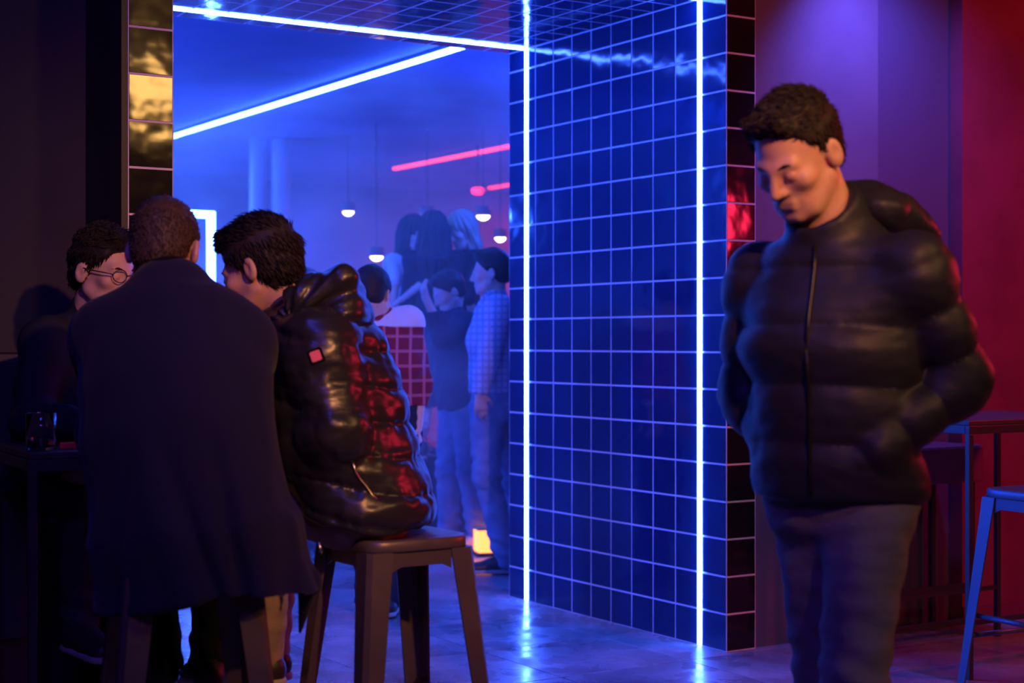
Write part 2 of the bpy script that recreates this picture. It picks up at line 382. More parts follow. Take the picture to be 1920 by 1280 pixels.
# ------------------------------------------------------------------ LED lines
def led_loop(t, label):
    o = thing('led_strip', label, 'light', (CX, CY, 0), TH, 'LED loops of the passage')
    hw, pr = 0.0085, 0.008
    for nm, lo, hi in (('tube', (-pr, t - hw, 0.004), (0.0, t + hw, CEIL_P - 0.001)), ('tube', (-OPEN, t - hw, 0.004), (-OPEN + pr, t + hw, CEIL_P - 0.001)),
                       ('tube', (-OPEN + pr, t - hw, CEIL_P - pr), (-pr, t + hw, CEIL_P))):
        box(nm, lo, hi, M_LEDB, o)
    return o
led_loop(0.168, 'glowing blue LED line framing the near end of the tiled passage')
led_loop(1.493, 'glowing blue LED line framing the far end of the tiled passage')

def led_bar(name, a, b, hw, m, label, group=None):
    a, b = Vector(a), Vector(b)
    d = b - a; L = d.length
    o = thing(name, label, 'light', a, math.atan2(d.y, d.x), group)
    box('tube', (0, -hw, -0.022), (L, hw, 0.0), m, o)
    box('channel', (-0.01, -hw - 0.006, 0.0), (L + 0.01, hw + 0.006, 0.02), M_CHAN, o)
    return o
led_bar('led_bar', ST(0.33, 2.2, CEIL_C - 0.023), ST(0.33, 9.4, CEIL_C - 0.023), 0.013, M_LEDC, 'long blue-white LED bar running deep under the club ceiling')
led_bar('led_bar', ST(2.95, 6.3, CEIL_C - 0.023), ST(2.95, 8.45, CEIL_C - 0.023), 0.022, M_LEDR, 'longer red LED bar under the hazy club ceiling')
led_bar('led_bar', ST(4.7, 9.0, CEIL_C - 0.023), ST(4.7, 9.6, CEIL_C - 0.023), 0.024, M_LEDR, 'short red LED bar beside the passage edge')
# LED door frame standing on the left of the club room
def led_frame():
    Z = 13.2
    tr = W(401, 397, Z)
    o = thing('led_door_frame', 'rectangular white-blue LED door frame behind the seated men', 'light', (tr.x, tr.y, 0), TH)
    h, wd, th = tr.z, 1.0, 0.025
    for nm, lo, hi in (('upright', (-2 * th, -th, 0), (0, th, h)), ('upright', (-wd, -th, 0), (-wd + 2 * th, th, h)), ('crossbar', (-wd + 2 * th, -th, h - 2 * th), (-2 * th, th, h))):
        box(nm, lo, hi, M_LEDC, o)
led_frame()

# ------------------------------------------------------------------ furniture
def make_stool(label, loc, rz, m, seat=0.31, base=0.43, H=0.76):
    o = thing('bar_stool', label, 'stool', loc, rz, 'metal bar stools')
    # pressed seat: rounded square pan with a hollow and a turned-down rim
    bm = bmesh.new(); n = 48; rings = []
    def rsq(r, z, p=5.0):
        out = []
        for k in range(n):
            a = 2 * math.pi * k / n; c, s = math.cos(a), math.sin(a)
            q = (abs(c) ** p + abs(s) ** p) ** (-1 / p)
            out.append(bm.verts.new((r * c * q, r * s * q, z)))
        return out
    hs = seat / 2
    for r, z in ((hs * 0.99, H - 0.030), (hs, H - 0.026), (hs, H - 0.006), (hs - 0.004, H - 0.001), (hs - 0.012, H), (hs - 0.03, H - 0.002), (hs * 0.6, H - 0.008), (hs * 0.2, H - 0.010)):
        rings.append(rsq(r, z))
    for a, b in zip(rings, rings[1:]):
        for k in range(n): bm.faces.new((a[k], a[(k + 1) % n], b[(k + 1) % n], b[k]))
    bm.faces.new(rings[-1]); bm.faces.new(list(reversed(rings[0])))
    link('seat', bm_mesh(bm, 'seat', True), m, o)
    # four folded sheet legs, wide at the top
    hb = base / 2; zt = H - 0.030; ht = hs - 0.004
    for sx in (-1, 1):
        for sy in (-1, 1):
            def pent(c, wd, z):
                x, y = sx * c, sy * c
                return [Vector((x - sx * wd, y, z)), Vector((x - sx * 0.012, y, z)), Vector((x, y - sy * 0.012, z)), Vector((x, y - sy * wd, z)),
                        Vector((x - sx * 0.006, y - sy * wd, z)), Vector((x - sx * 0.012, y - sy * 0.018, z)), Vector((x - sx * 0.018, y - sy * 0.012, z)), Vector((x - sx * wd, y - sy * 0.006, z))]
            prism('leg', pent(hb, 0.038, 0.012), pent(ht, 0.068, zt), m, o)
            box('foot', (sx * hb - sx * 0.02 - 0.02, sy * hb - sy * 0.02 - 0.02, 0), (sx * hb - sx * 0.02 + 0.02, sy * hb - sy * 0.02 + 0.02, 0.013), M_BLACKMETAL, o, bevel=0.003)
    # skirt between the legs with arched lower edge, and two levels of rungs
    for ax in (0, 1):
        for sg in (-1, 1):
            y0 = sg * (ht - 0.004)
            def pt(u, v, z): return Vector((u, v, z)) if ax == 0 else Vector((v, u, z))
            w1 = ht - 0.066
            prism('skirt', [pt(-w1, y0, zt), pt(w1, y0, zt), pt(w1, y0, zt - 0.05), pt(w1 * .7, y0, zt - 0.038), pt(-w1 * .7, y0, zt - 0.038), pt(-w1, y0, zt - 0.05)],
                  [pt(-w1, y0 - sg * .004, zt), pt(w1, y0 - sg * .004, zt), pt(w1, y0 - sg * .004, zt - 0.05), pt(w1 * .7, y0 - sg * .004, zt - 0.038), pt(-w1 * .7, y0 - sg * .004, zt - 0.038), pt(-w1, y0 - sg * .004, zt - 0.05)], m, o)
            zr = 0.26 if ax == 0 else 0.33
            c = hb + (ht - hb) * (zr / zt) - 0.022
            tube('rung', [pt(-c, sg * c, zr), pt(c, sg * c, zr)], 0.009, m, o, 8)
    return o
ST_A = W(348, 1037, 3.70); ST_B = W(738, 985, 4.11); ST_C = W(1962, 920, 5.32)
make_stool('dark metal bar stool under the man in the long navy coat', (ST_A.x, ST_A.y, 0), math.radians(20), M_GUN)
make_stool('brown-black metal bar stool under the man in the shiny puffer jacket', (ST_B.x, ST_B.y, 0), math.radians(33), M_GUN)
make_stool('blue-lit metal bar stool at the right edge beside the high table', (ST_C.x, ST_C.y, 0), math.radians(28), M_STOOLBLUE)

def make_table(label, corner, rz, wd, dp, H, group):
    """corner = near corner; width runs along local x, depth along local y"""
    o = thing('high_table', label, 'table', (corner[0], corner[1], 0), rz, group)
    t = 0.028
    box('tabletop', (0.004, 0.004, H - 0.018), (wd - 0.004, dp - 0.004, H), M_WOOD, o, bevel=0.003)
    L = 0.022
    for a, b in (((0, 0), (wd, L)), ((0, dp - L), (wd, dp)), ((0, L), (L, dp - L)), ((wd - L, L), (wd, dp - L))):
        box('top_frame', (a[0], a[1], H - 0.050), (b[0], b[1], H - 0.019), M_BLACKMETAL, o, bevel=0.002)
    for x in (0, wd - L):
        for y in (0, dp - L):
            box('leg', (x, y, 0), (x + L, y + L, H - 0.050), M_BLACKMETAL, o, bevel=0.002)
    for y in (0, dp - L):
        box('foot_rail', (L, y + 0.003, 0.20), (wd - L, y + L - 0.003, 0.218), M_BLACKMETAL, o)
    return o
TA = W(54, 850, 4.20)
make_table('dark high table with a glass on it, in front of the seated men', (TA.x, TA.y), math.radians(29), 0.62, 0.50, 0.957, 'high bar tables')
make_table('black metal high table at the red wall on the right', (1.687, 5.90), TH, 0.80, 0.57, 0.957, 'high bar tables')

# tumbler, lighter
gp = W(77, 832, 4.32)
G = thing('tumbler', 'clear short glass tumbler with a little drink on the left table', 'glass', (gp.x, gp.y, 0.957))
lathe('glass', [(0.034, 0.0), (0.039, 0.002), (0.041, 0.10), (0.0395, 0.1005), (0.0385, 0.099), (0.0365, 0.016), (0.0355, 0.014)], M_GLASS, G)
lathe('drink', [(0.0352, 0.0152), (0.0364, 0.017), (0.0368, 0.028), (0.0362, 0.029)], M_DRINK, G)
lp = W(131, 833, 4.36)
Lg = thing('lighter', 'small red and white lighter lying beside the tumbler', 'lighter', (lp.x, lp.y, 0.958), math.radians(25))
box('body', (-0.028, -0.009, 0.0), (0.022, 0.009, 0.018), mat('red_plastic', (0.7, 0.05, 0.05), rough=0.3), Lg, bevel=0.004)
box('cap', (0.0225, -0.0085, 0.001), (0.038, 0.0085, 0.017), mat('bright_metal', (0.8, 0.8, 0.82), rough=0.2, metal=1.0), Lg, bevel=0.003)

# banquette at the far left edge
bq = thing('banquette', 'dark upholstered banquette back at the left edge', 'bench', (CX, CY, 0), TH)
box('seat', (-3.75, -0.18, 0.36), (-2.80, 0.41, 0.80), M_UPHD, bq, bevel=0.03)
box('backrest', (-3.75, 0.24, 0.80), (-2.72, 0.41, 1.215), M_UPHD, bq, bevel=0.03)
box('plinth', (-3.75, -0.12, 0.0), (-2.82, 0.41, 0.36), M_TRIM, bq)

# high bench along the wall on the right
bn = thing('high_bench', 'upholstered high bench on a metal frame against the dark panel', 'bench', (CX, CY, 0), TH)
box('seat', (0.42, -0.30, 0.655), (1.16, -0.01, 0.812), M_UPH, bn, bevel=0.012)
for x in (0.44, 1.115):
    for y in (-0.27, -0.05):
        box('leg', (x, y, 0.0), (x + 0.025, y + 0.025, 0.655), M_BLACKMETAL, bn, bevel=0.002)
for z in (0.05, 0.20):
    box('foot_rail', (0.465, -0.268, z), (1.115, -0.248, z + 0.025), M_BLACKMETAL, bn, bevel=0.002)
# screws on the dark panel
for k, (px, py) in enumerate(((1766, 995), (1775, 1020), (1731, 1050), (1722, 995))):
    s = 0.86 + 0.1 * k
    z = 0.45 - 0.07 * k
    pass

# podium and club fittings
P0 = W(760, 640, 10.15)
pod = pbox('podium', 0, 3.2, 0, 1.6, 0, 0.50, mat('podium_black', (0.02, 0.022, 0.03), rough=0.5)); 
pod.location = (P0.x - 0.75, P0.y + 0.10, 0); pod.rotation_euler = (0, 0, math.radians(12))
tag(pod, 'low dark dance podium the women stand on', 'podium')
edge = box('edge_trim', (-0.01, -0.012, 0.46), (3.21, -0.001, 0.505), M_TRIM, pod)

def downlight(px, py, Z, r, label):
    p = W(px, py, Z)
    o = thing('downlight', label, 'lamp', p, 0, 'pale spot lamps at the far bar')
    lathe('housing', [(r * 1.25, 0.06), (r * 1.3, 0.055), (r * 1.25, 0.0), (r * 1.02, -0.012)], M_TRIM, o)
    q = lathe('lens', [(r * 0.3, 0.0), (r, -0.004), (r * 0.98, -0.02), (r * 0.6, -0.038), (r * 0.15, -0.045)], M_LENS, o)
    tube('stem', [(0, 0, 0.06), (0, 0, CEIL_C - p.z)], 0.004, M_TRIM, o, 6)
    return o
for px, py, Z, r, lb in ((653, 394, 13.0, 0.045, 'pale spot lamp farthest left over the hazy bar'), (801, 401, 12.6, 0.045, 'pale spot lamp above the dark-haired woman'),
                         (906, 402, 12.4, 0.05, 'pale spot lamp above the light-haired woman'), (938, 443, 12.8, 0.042, 'pale spot lamp close to the passage edge'),
                         (706, 478, 12.2, 0.048, 'lowest pale spot lamp over the plaid-shirted man')):
    downlight(px, py, Z, r, lb)
# red signal lamp
rp = W(896, 358, 13.5)
o = thing('signal_lamp', 'small round red lamp glowing in the haze', 'lamp', rp)
lathe('lens', [(0.02, -0.03), (0.05, -0.02), (0.055, 0.02), (0.02, 0.03)], mat('red_lens', (0.6, 0.02, 0.02), emit=(1, 0.02, 0.05), estr=1.6), o)
tube('stem', [(0, 0, 0.03), (0, 0, CEIL_C - rp.z)], 0.008, M_TRIM, o, 6)
# lantern on the floor
lt = W(914, 1040, 9.38)
o = thing('lantern', 'small glowing amber lantern on the floor by the sneakers', 'lamp', (lt.x, lt.y, 0), math.radians(14))
box('base', (-0.08, -0.08, 0), (0.08, 0.08, 0.02), M_TRIM, o, bevel=0.004)
box('glass', (-0.07, -0.07, 0.02), (0.07, 0.07, 0.15), M_CANDLE, o, bevel=0.01)
box('lid', (-0.076, -0.076, 0.15), (0.076, 0.076, 0.165), mat('amber_lid', (0.8, 0.6, 0.2), rough=0.4), o, bevel=0.004)
# pale slim columns far back on the left
for px, wd, lb in ((483, 0.075, 'slim pale column left of its twin in the haze'), (527, 0.085, 'slim pale column right of its twin in the haze')):
    p = W(px, 640, 13.2)
    c = thing('column', lb, 'column', (p.x, p.y, 0), 0, 'pale columns in the club')
    lathe('shaft', [(wd, 0.10), (wd * 0.94, 0.14), (wd * 0.90, 2.68), (wd * .92, CEIL_C)], M_COLUMN, c, seg=24)
    lathe('foot', [(wd * 1.4, 0), (wd * 1.4, 0.06), (wd * 1.1, 0.10)], M_COLUMN, c, seg=24)

# ------------------------------------------------------------------ implicit-surface modelling of people and clothes
f32 = np.float32
class Field:
    def __init__(self, lo, hi, h):
        self.h = h; self.lo = np.array(lo, float) - 3 * h
        n = np.ceil((np.array(hi, float) - self.lo) / h).astype(int) + 4
        self.f = np.full(n, 0.25, f32)
        self.ax = [(self.lo[i] + h * np.arange(n[i])).astype(f32) for i in range(3)]
    def sub(self, lo, hi):
        sl = []
        for i in range(3):
            a = int(max(0, math.floor((lo[i] - self.lo[i]) / self.h))); b = int(min(self.f.shape[i], math.ceil((hi[i] - self.lo[i]) / self.h) + 1))
            if b <= a: return None, None
            sl.append(slice(a, b))
        sl = tuple(sl)
        return sl, (self.ax[0][sl[0]][:, None, None], self.ax[1][sl[1]][None, :, None], self.ax[2][sl[2]][None, None, :])
    def put(self, sl, d, k, mode='add'):
        a = self.f[sl]
        if mode == 'add':
            if k > 0:
                g = np.maximum(k - np.abs(a - d), 0) / k
                self.f[sl] = np.minimum(a, d) - g * g * (k / 4)
            else: self.f[sl] = np.minimum(a, d)
        else:
            nd = -d
            if k > 0:
                g = np.maximum(k - np.abs(a - nd), 0) / k
                self.f[sl] = np.maximum(a, nd) + g * g * (k / 4)
            else: self.f[sl] = np.maximum(a, nd)
    def cone(self, a, b, ra, rb, k=0.02, mode='add', mod=None):
        a = np.array(a, f32); b = np.array(b, f32); R = max(ra, rb) + k + 4 * self.h + (0.03 if mod else 0)
        sl, g = self.sub(np.minimum(a, b) - R, np.maximum(a, b) + R)
        if sl is None: return self
        ab = b - a; L2 = max(float(ab @ ab), 1e-9)
        X, Y, Z = g
        t = np.clip(((X - a[0]) * ab[0] + (Y - a[1]) * ab[1] + (Z - a[2]) * ab[2]) / L2, 0, 1)
        d = np.sqrt((X - a[0] - t * ab[0]) ** 2 + (Y - a[1] - t * ab[1]) ** 2 + (Z - a[2] - t * ab[2]) ** 2) - (ra + (rb - ra) * t)
        if mod is not None: d = d - mod(X, Y, Z)
        self.put(sl, d.astype(f32), k, mode); return self
    def econe(self, a, b, ra, rb, side, k=0.03, cap=None, mode='add', mod=None):
        """cone with elliptic section: ra, rb = (half width along side, half depth)"""
        a = np.array(a, f32); b = np.array(b, f32); ab = b - a; L = max(float(np.linalg.norm(ab)), 1e-6); n = ab / L
        s = np.array(side, f32); s = s - n * float(s @ n); s /= np.linalg.norm(s); q = np.cross(n, s)
        cap = cap if cap is not None else min(ra[1], rb[1])
        R = max(max(ra), max(rb)) + k + 4 * self.h + (0.03 if mod else 0)
        sl, g = self.sub(np.minimum(a, b) - R, np.maximum(a, b) + R)
        if sl is None: return self
        X, Y, Z = g; X = X - a[0]; Y = Y - a[1]; Z = Z - a[2]
        tt = X * n[0] + Y * n[1] + Z * n[2]; t = np.clip(tt / L, 0, 1); e = tt - t * L
        x = X * s[0] + Y * s[1] + Z * s[2]; y = X * q[0] + Y * q[1] + Z * q[2]
        wd = ra[0] + (rb[0] - ra[0]) * t; dp = ra[1] + (rb[1] - ra[1]) * t
        k0 = np.sqrt((x / wd) ** 2 + (y / dp) ** 2 + (e / cap) ** 2) + 1e-6
        k1 = np.sqrt((x / wd ** 2) ** 2 + (y / dp ** 2) ** 2 + (e / cap ** 2) ** 2) + 1e-6
        d = k0 * (k0 - 1) / k1
        if mod is not None: d = d - mod(X + a[0], Y + a[1], Z + a[2])
        self.put(sl, d.astype(f32), k, mode); return self
    def ell(self, c, rad, R=None, k=0.02, mode='add', mod=None):
        c = np.array(c, f32); m = max(rad) + k + 4 * self.h + (0.03 if mod else 0)
        sl, g = self.sub(c - m, c + m)
        if sl is None: return self
        X, Y, Z = g[0] - c[0], g[1] - c[1], g[2] - c[2]
        if R is None: x, y, z = X, Y, Z
        else:
            x = X * R[0][0] + Y * R[0][1] + Z * R[0][2]; y = X * R[1][0] + Y * R[1][1] + Z * R[1][2]; z = X * R[2][0] + Y * R[2][1] + Z * R[2][2]
        k0 = np.sqrt((x / rad[0]) ** 2 + (y / rad[1]) ** 2 + (z / rad[2]) ** 2) + 1e-6
        k1 = np.sqrt((x / rad[0] ** 2) ** 2 + (y / rad[1] ** 2) ** 2 + (z / rad[2] ** 2) ** 2) + 1e-6
        d = k0 * (k0 - 1) / k1
        if mod is not None: d = d - mod(g[0], g[1], g[2])
        self.put(sl, d.astype(f32), k, mode); return self
    def cut(self, p, n, k=0.0):
        """drop everything on the side the normal points to"""
        p = np.array(p, f32); n = np.array(n, f32); n = n / np.linalg.norm(n)
        X, Y, Z = self.ax[0][:, None, None], self.ax[1][None, :, None], self.ax[2][None, None, :]
        d = (X - p[0]) * n[0] + (Y - p[1]) * n[1] + (Z - p[2]) * n[2]
        if k > 0:
            g = np.maximum(k - np.abs(self.f - d), 0) / k
            self.f = (np.maximum(self.f, d) + g * g * (k / 4)).astype(f32)
        else: self.f = np.maximum(self.f, d).astype(f32)
        return self
    def warp(self, fn):
        X, Y, Z = self.ax[0][:, None, None], self.ax[1][None, :, None], self.ax[2][None, None, :]
        self.f = (self.f - fn(X, Y, Z)).astype(f32); return self
    def mesh(self, name, origin, disp=None, smooth=1):
        f = self.f
        for ax in range(3):                      # close at the borders
            sl = [slice(None)] * 3
            for e in (0, -1):
                sl[ax] = e; f[tuple(sl)] = np.maximum(f[tuple(sl)], 0.01)
        s = f < 0
        c = s[:-1, :-1, :-1].astype(np.int8)
        tot = np.zeros(c.shape, np.int8)
        for i in (0, 1):
            for j in (0, 1):
                for kk in (0, 1):
                    tot += s[i:s.shape[0] - 1 + i, j:s.shape[1] - 1 + j, kk:s.shape[2] - 1 + kk]
        mask = (tot > 0) & (tot < 8)
        I, J, K = np.nonzero(mask); nV = len(I)
        idx = np.full(mask.shape, -1, np.int32); idx[I, J, K] = np.arange(nV)
        acc = np.zeros((nV, 3)); cnt = np.zeros(nV)
        corners = [(i, j, kk) for i in (0, 1) for j in (0, 1) for kk in (0, 1)]
        for a in corners:
            for ax in range(3):
                if a[ax]: continue
                b = list(a); b[ax] = 1
                fa = f[I + a[0], J + a[1], K + a[2]]; fb = f[I + b[0], J + b[1], K + b[2]]
                m = (fa < 0) != (fb < 0)
                t = np.where(m, fa / np.where(m, fa - fb, 1), 0)
                pos = np.tile(np.array(a, float), (nV, 1)); pos[:, ax] += t
                acc[m] += pos[m]; cnt[m] += 1
        V = acc / cnt[:, None] + np.stack([I, J, K], 1)
        V = V * self.h + self.lo
        Q = []
        for ax in range(3):
            o1, o2 = [(1, 2), (2, 0), (0, 1)][ax]
            A = [slice(None)] * 3; B = [slice(None)] * 3
            A[ax] = slice(0, -1); B[ax] = slice(1, None)
            ch = s[tuple(A)] != s[tuple(B)]
            i0 = list(np.nonzero(ch))
            ok = (i0[o1] > 0) & (i0[o2] > 0) & (i0[o1] < mask.shape[o1]) & (i0[o2] < mask.shape[o2])
            i0 = [x[ok] for x in i0]
            def cell(d1, d2):
                j = [i0[0].copy(), i0[1].copy(), i0[2].copy()]
                j[o1] -= d1; j[o2] -= d2
                return idx[j[0], j[1], j[2]]
            q = np.stack([cell(1, 1), cell(0, 1), cell(0, 0), cell(1, 0)], 1)
            ins = s[i0[0], i0[1], i0[2]]
            q[~ins] = q[~ins][:, ::-1]
            Q.append(q)
        Q = np.concatenate(Q); Q = Q[(Q >= 0).all(1)]
        # relax a little
        e = np.concatenate([Q[:, [0, 1]], Q[:, [1, 2]], Q[:, [2, 3]], Q[:, [3, 0]]])
        for _ in range(smooth):
            S = np.zeros_like(V); n = np.zeros(nV)
            for ax in range(3): S[:, ax] = np.bincount(e[:, 0], V[e[:, 1], ax], nV) + np.bincount(e[:, 1], V[e[:, 0], ax], nV)
            n = np.bincount(e[:, 0], minlength=nV) + np.bincount(e[:, 1], minlength=nV)
            V = 0.5 * V + 0.5 * S / np.maximum(n, 1)[:, None]
        if disp is not None:
            N = vnormals(V, Q)
            V = V + N * disp(V)[:, None]
        V = V - np.array(origin)
        me = bpy.data.meshes.new(name)
        me.vertices.add(nV); me.vertices.foreach_set('co', V.astype(f32).ravel())
        me.loops.add(len(Q) * 4); me.loops.foreach_set('vertex_index', Q.astype(np.int32).ravel())
        me.polygons.add(len(Q)); me.polygons.foreach_set('loop_start', np.arange(0, len(Q) * 4, 4, dtype=np.int32))
        me.polygons.foreach_set('loop_total', np.full(len(Q), 4, np.int32))
        me.polygons.foreach_set('use_smooth', np.ones(len(Q), bool))
        me.update(calc_edges=True); me.validate()
        self.V, self.Q = V, Q
        return me
def vnormals(V, Q):
    a, b, c, d = V[Q[:, 0]], V[Q[:, 1]], V[Q[:, 2]], V[Q[:, 3]]
    fn = np.cross(c - a, d - b); N = np.zeros_like(V)
    for k in range(4):
        for ax in range(3): N[:, ax] += np.bincount(Q[:, k], fn[:, ax], len(V))
    return N / np.maximum(np.linalg.norm(N, axis=1), 1e-9)[:, None]
def noise_disp(scale, amp, stretch=(1, 1, 1), seed=0.0):
    def fn(V):
        P = V * (np.array(stretch) * scale) + seed
        return np.array([mnoise.noise(p) for p in P.tolist()]) * amp
    return fn
def both(*fs):
    return lambda V: sum(g(V) for g in fs)

def vec(*a): return np.array(a, float)
def unit(v): v = np.array(v, float); return v / np.linalg.norm(v)
class Head:
    """frame of a head: centre, forward, up -> local (right, forward, up) points"""
    def __init__(self, c, F, U=(0, 0, 1), s=1.0):
        self.c = np.array(c, float); self.F = unit(F); U = np.array(U, float); U = unit(U - self.F * (U @ self.F)); self.U = U
        self.R = np.cross(self.F, self.U); self.s = s
        self.M = [self.R, self.F, self.U]
    def p(self, x, y, z): return self.c + self.s * (self.R * x + self.F * y + self.U * z)
def pitch(F, deg):
    """head forward / up tilted down by deg from level heading F"""
    F = unit(F); a = math.radians(deg); up = vec(0, 0, 1)
    return F * math.cos(a) - up * math.sin(a), up * math.cos(a) + F * math.sin(a)

def head_field(fd, H, fem=False, fine=True):
    s = H.s; M = H.M
    fd.ell(H.p(0, -.012, .036), (.076 * s, .096 * s, .086 * s), M, 0.0)
    fd.ell(H.p(0, .028, -.028), (.062 * s, .066 * s, .086 * s), M, .03)
    fd.ell(H.p(0, .046, -.076), (.046 * s, .040 * s, .034 * s), M, .025)
    fd.cone(H.p(-.010, .078, -.098), H.p(.010, .078, -.098), .015 * s, .015 * s, .018)
    for g in (-1, 1):
        fd.cone(H.p(g * .054, .004, -.052), H.p(g * .034, .055, -.088), .018 * s, .018 * s, .025)
        fd.ell(H.p(g * .046, .064, -.020), (.020 * s, .020 * s, .018 * s), M, .022)
        fd.cone(H.p(g * .012, .086, .018), H.p(g * .040, .076, .020), .011 * s, .010 * s, .016)
        if fine:
            fd.ell(H.p(g * .032, .106, -.003), (.017 * s, .014 * s, .010 * s), M, .012, 'sub')
            fd.ell(H.p(g * .032, .0825, -.002), (.0145 * s, .0125 * s, .0115 * s), M, .005)
        # ear
        e0 = H.p(g * .082, -.010, -.006)
        Rr = [H.R * math.cos(.35) * 1 + H.F * (g * .34), H.F * math.cos(.35) - H.R * (g * .34), H.U]
        fd.ell(e0, (.0095 * s, .020 * s, .033 * s), Rr, .006)
        if fine: fd.ell(H.p(g * .0955, -.005, -.003), (.0105 * s, .0115 * s, .019 * s), Rr, .004, 'sub')
    fd.cone(H.p(0, .092, .012), H.p(0, .112, -.030), .008 * s, .0115 * s, .014)
    for g in (-1, 1): fd.cone(H.p(g * .011, .100, -.034), H.p(g * .012, .096, -.035), .0075 * s, .007 * s, .008)
    fd.cone(H.p(-.018, .089, -.060), H.p(.018, .089, -.060), .0065 * s, .0065 * s, .008)
    fd.cone(H.p(-.014, .089, -.071), H.p(.014, .089, -.071), .0075 * s, .0075 * s, .008)
    if fine: fd.cone(H.p(-.022, .100, -.0655), H.p(.022, .100, -.0655), .0028 * s, .0028 * s, .004, 'sub')

def hand_field(fd, wr, dr, nrm, side, curl=0.5, s=1.0):
    """palm and five fingers; dr = direction of the fingers, nrm = palm normal, side = +1 thumb towards cross(dr, nrm)"""
    d = unit(dr); n = unit(nrm - d * (np.array(nrm) @ d)); b = np.cross(d, n) * side
    fd.econe(wr, wr + d * .085 * s, (.027 * s, .017 * s), (.040 * s, .014 * s), b, .015)
    for i, (o, L, r) in enumerate(((.029, .074, .0088), (.010, .083, .0092), (-.010, .077, .0088), (-.028, .060, .0078))):
        p0 = wr + d * .080 * s + b * o * s
        a1 = curl * 0.7; a2 = curl * 1.5
        p1 = p0 + (d * math.cos(a1) + n * math.sin(a1)) * L * .52 * s
        p2 = p1 + (d * math.cos(a2) + n * math.sin(a2)) * L * .48 * s
        fd.cone(p0, p1, r * s, r * .92 * s, .004); fd.cone(p1, p2, r * .92 * s, r * .78 * s, .003)
    t0 = wr + d * .025 * s + b * .026 * s
    t1 = t0 + (d * .6 + b * .7 + n * .3) * .042 * s
    t2 = t1 + (d * .85 + b * .3 + n * .35) * .034 * s
    fd.cone(t0, t1, .0135 * s, .0105 * s, .01); fd.cone(t1, t2, .0105 * s, .0085 * s, .003)

class Body:
    def __init__(self, J, F, head, scale=1.0, fem=False):
        self.J = {k: np.array(v, float) for k, v in J.items()}
        self.F = unit(F); self.R = np.cross(self.F, vec(0, 0, 1)); self.H = head; self.s = scale; self.fem = fem
        self.hands = {}
    def bounds(self, keys, pad):
        P = np.array([self.J[k] for k in keys]); return P.min(0) - pad, P.max(0) + pad
    def torso(self, fd, i=0.0, k=0.05, mod=None, low=1.0):
        J, s = self.J, self.s; fem = self.fem
        up = unit(J['chest'] - J['pel'])
        waist = J['pel'] * .55 + J['chest'] * .45
        W0 = ((.165, .115), (.140, .100), (.165, .115), (.150, .095)) if not fem else ((.165, .110), (.118, .085), (.142, .105), (.130, .082))
        a, b, c, d = [(x[0] * s + i, x[1] * s + i) for x in W0]
        fd.econe(J['pel'] - up * .05 * low, waist, a, b, self.R, k, mod=mod)
        fd.econe(waist, J['chest'], b, c, self.R, k, mod=mod)
        top = J['neck'] * .62 + J['chest'] * .38
        fd.econe(J['chest'], top, c, (d[0] * .92, d[1] * .92), self.R, k, mod=mod)
        for sd in 'LR':
            fd.cone(J['neck'] - up * .03, J['sh' + sd], .045 * s + i * .7, .050 * s + i * .8, k * .8, mod=mod)
            fd.cone(J['chest'], J['sh' + sd] - up * .02, .085 * s + i, .055 * s + i * .8, k, mod=mod)
    def arm(self, fd, sd, i=0.0, k=0.02, mod=None, mod2=None, cuff=None, u=(.052, .043), l=(.043, .029)):
        J, s = self.J, self.s
        g = .86 if self.fem else 1.0
        fd.cone(J['sh' + sd], J['el' + sd], u[0] * s * g + i, u[1] * s * g + i, k, mod=mod)
        w = J['wr' + sd] if cuff is None else J['el' + sd] + (J['wr' + sd] - J['el' + sd]) * cuff
        fd.cone(J['el' + sd], w, l[0] * s * g + i, l[1] * s * g + i, k, mod=mod2 or mod)
    def leg(self, fd, sd, i=0.0, k=0.03, end=1.0, taper=True):
        J, s = self.J, self.s
        fd.cone(J['hip' + sd], J['kn' + sd], .086 * s + i, .058 * s + i, k)
        a = J['kn' + sd] + (J['an' + sd] - J['kn' + sd]) * end
        m = J['kn' + sd] * .68 + J['an' + sd] * .32
        bk = unit(J['kn' + sd] - J['toe' + sd]) * .012
        fd.cone(J['kn' + sd], a, .054 * s + i, (.040 if taper else .055) * s + i, k)
        if i < -.01: fd.cone(J['kn' + sd], m + bk, .040 * s, .044 * s, .03)
    def skin(self, h, name, origin, m, label, cat='person', group=None, fine=True):
        J = self.J; keys = [k for k in J]
        lo, hi = self.bounds(keys, .13)
        hc = self.H.c; lo = np.minimum(lo, hc - .16); hi = np.maximum(hi, hc + .16)
        lo[2] = max(lo[2], 0.0 - .01)
        fd = Field(lo, hi, h)
        self.torso(fd, -.022)
        for sd in 'LR':
            self.arm(fd, sd, -.004); self.leg(fd, sd, -.014)
            fd.cone(J['an' + sd] - vec(0, 0, .01), J['toe' + sd], .026, .016, .02)
        for sd, (dr, nr, curl) in self.hands.items():
            hand_field(fd, J['wr' + sd], np.array(dr), np.array(nr), 1 if sd == 'L' else -1, curl, self.s)
        H = self.H
        nk = .046 if self.fem else .056
        fd.cone(H.p(0, -.022, -.035), J['neck'], nk * H.s, (nk + .006) * H.s, .035)
        head_field(fd, H, self.fem, fine)
        me = fd.mesh(name, origin, None, 1 if h > .005 else 0)
        o = link(name, me, m, None, origin)
        return tag(o, label, cat, group)
def part(name, fd, m, parent, origin, disp=None, smooth=1):
    return link(name, fd.mesh(name, origin, disp, smooth), m, parent)

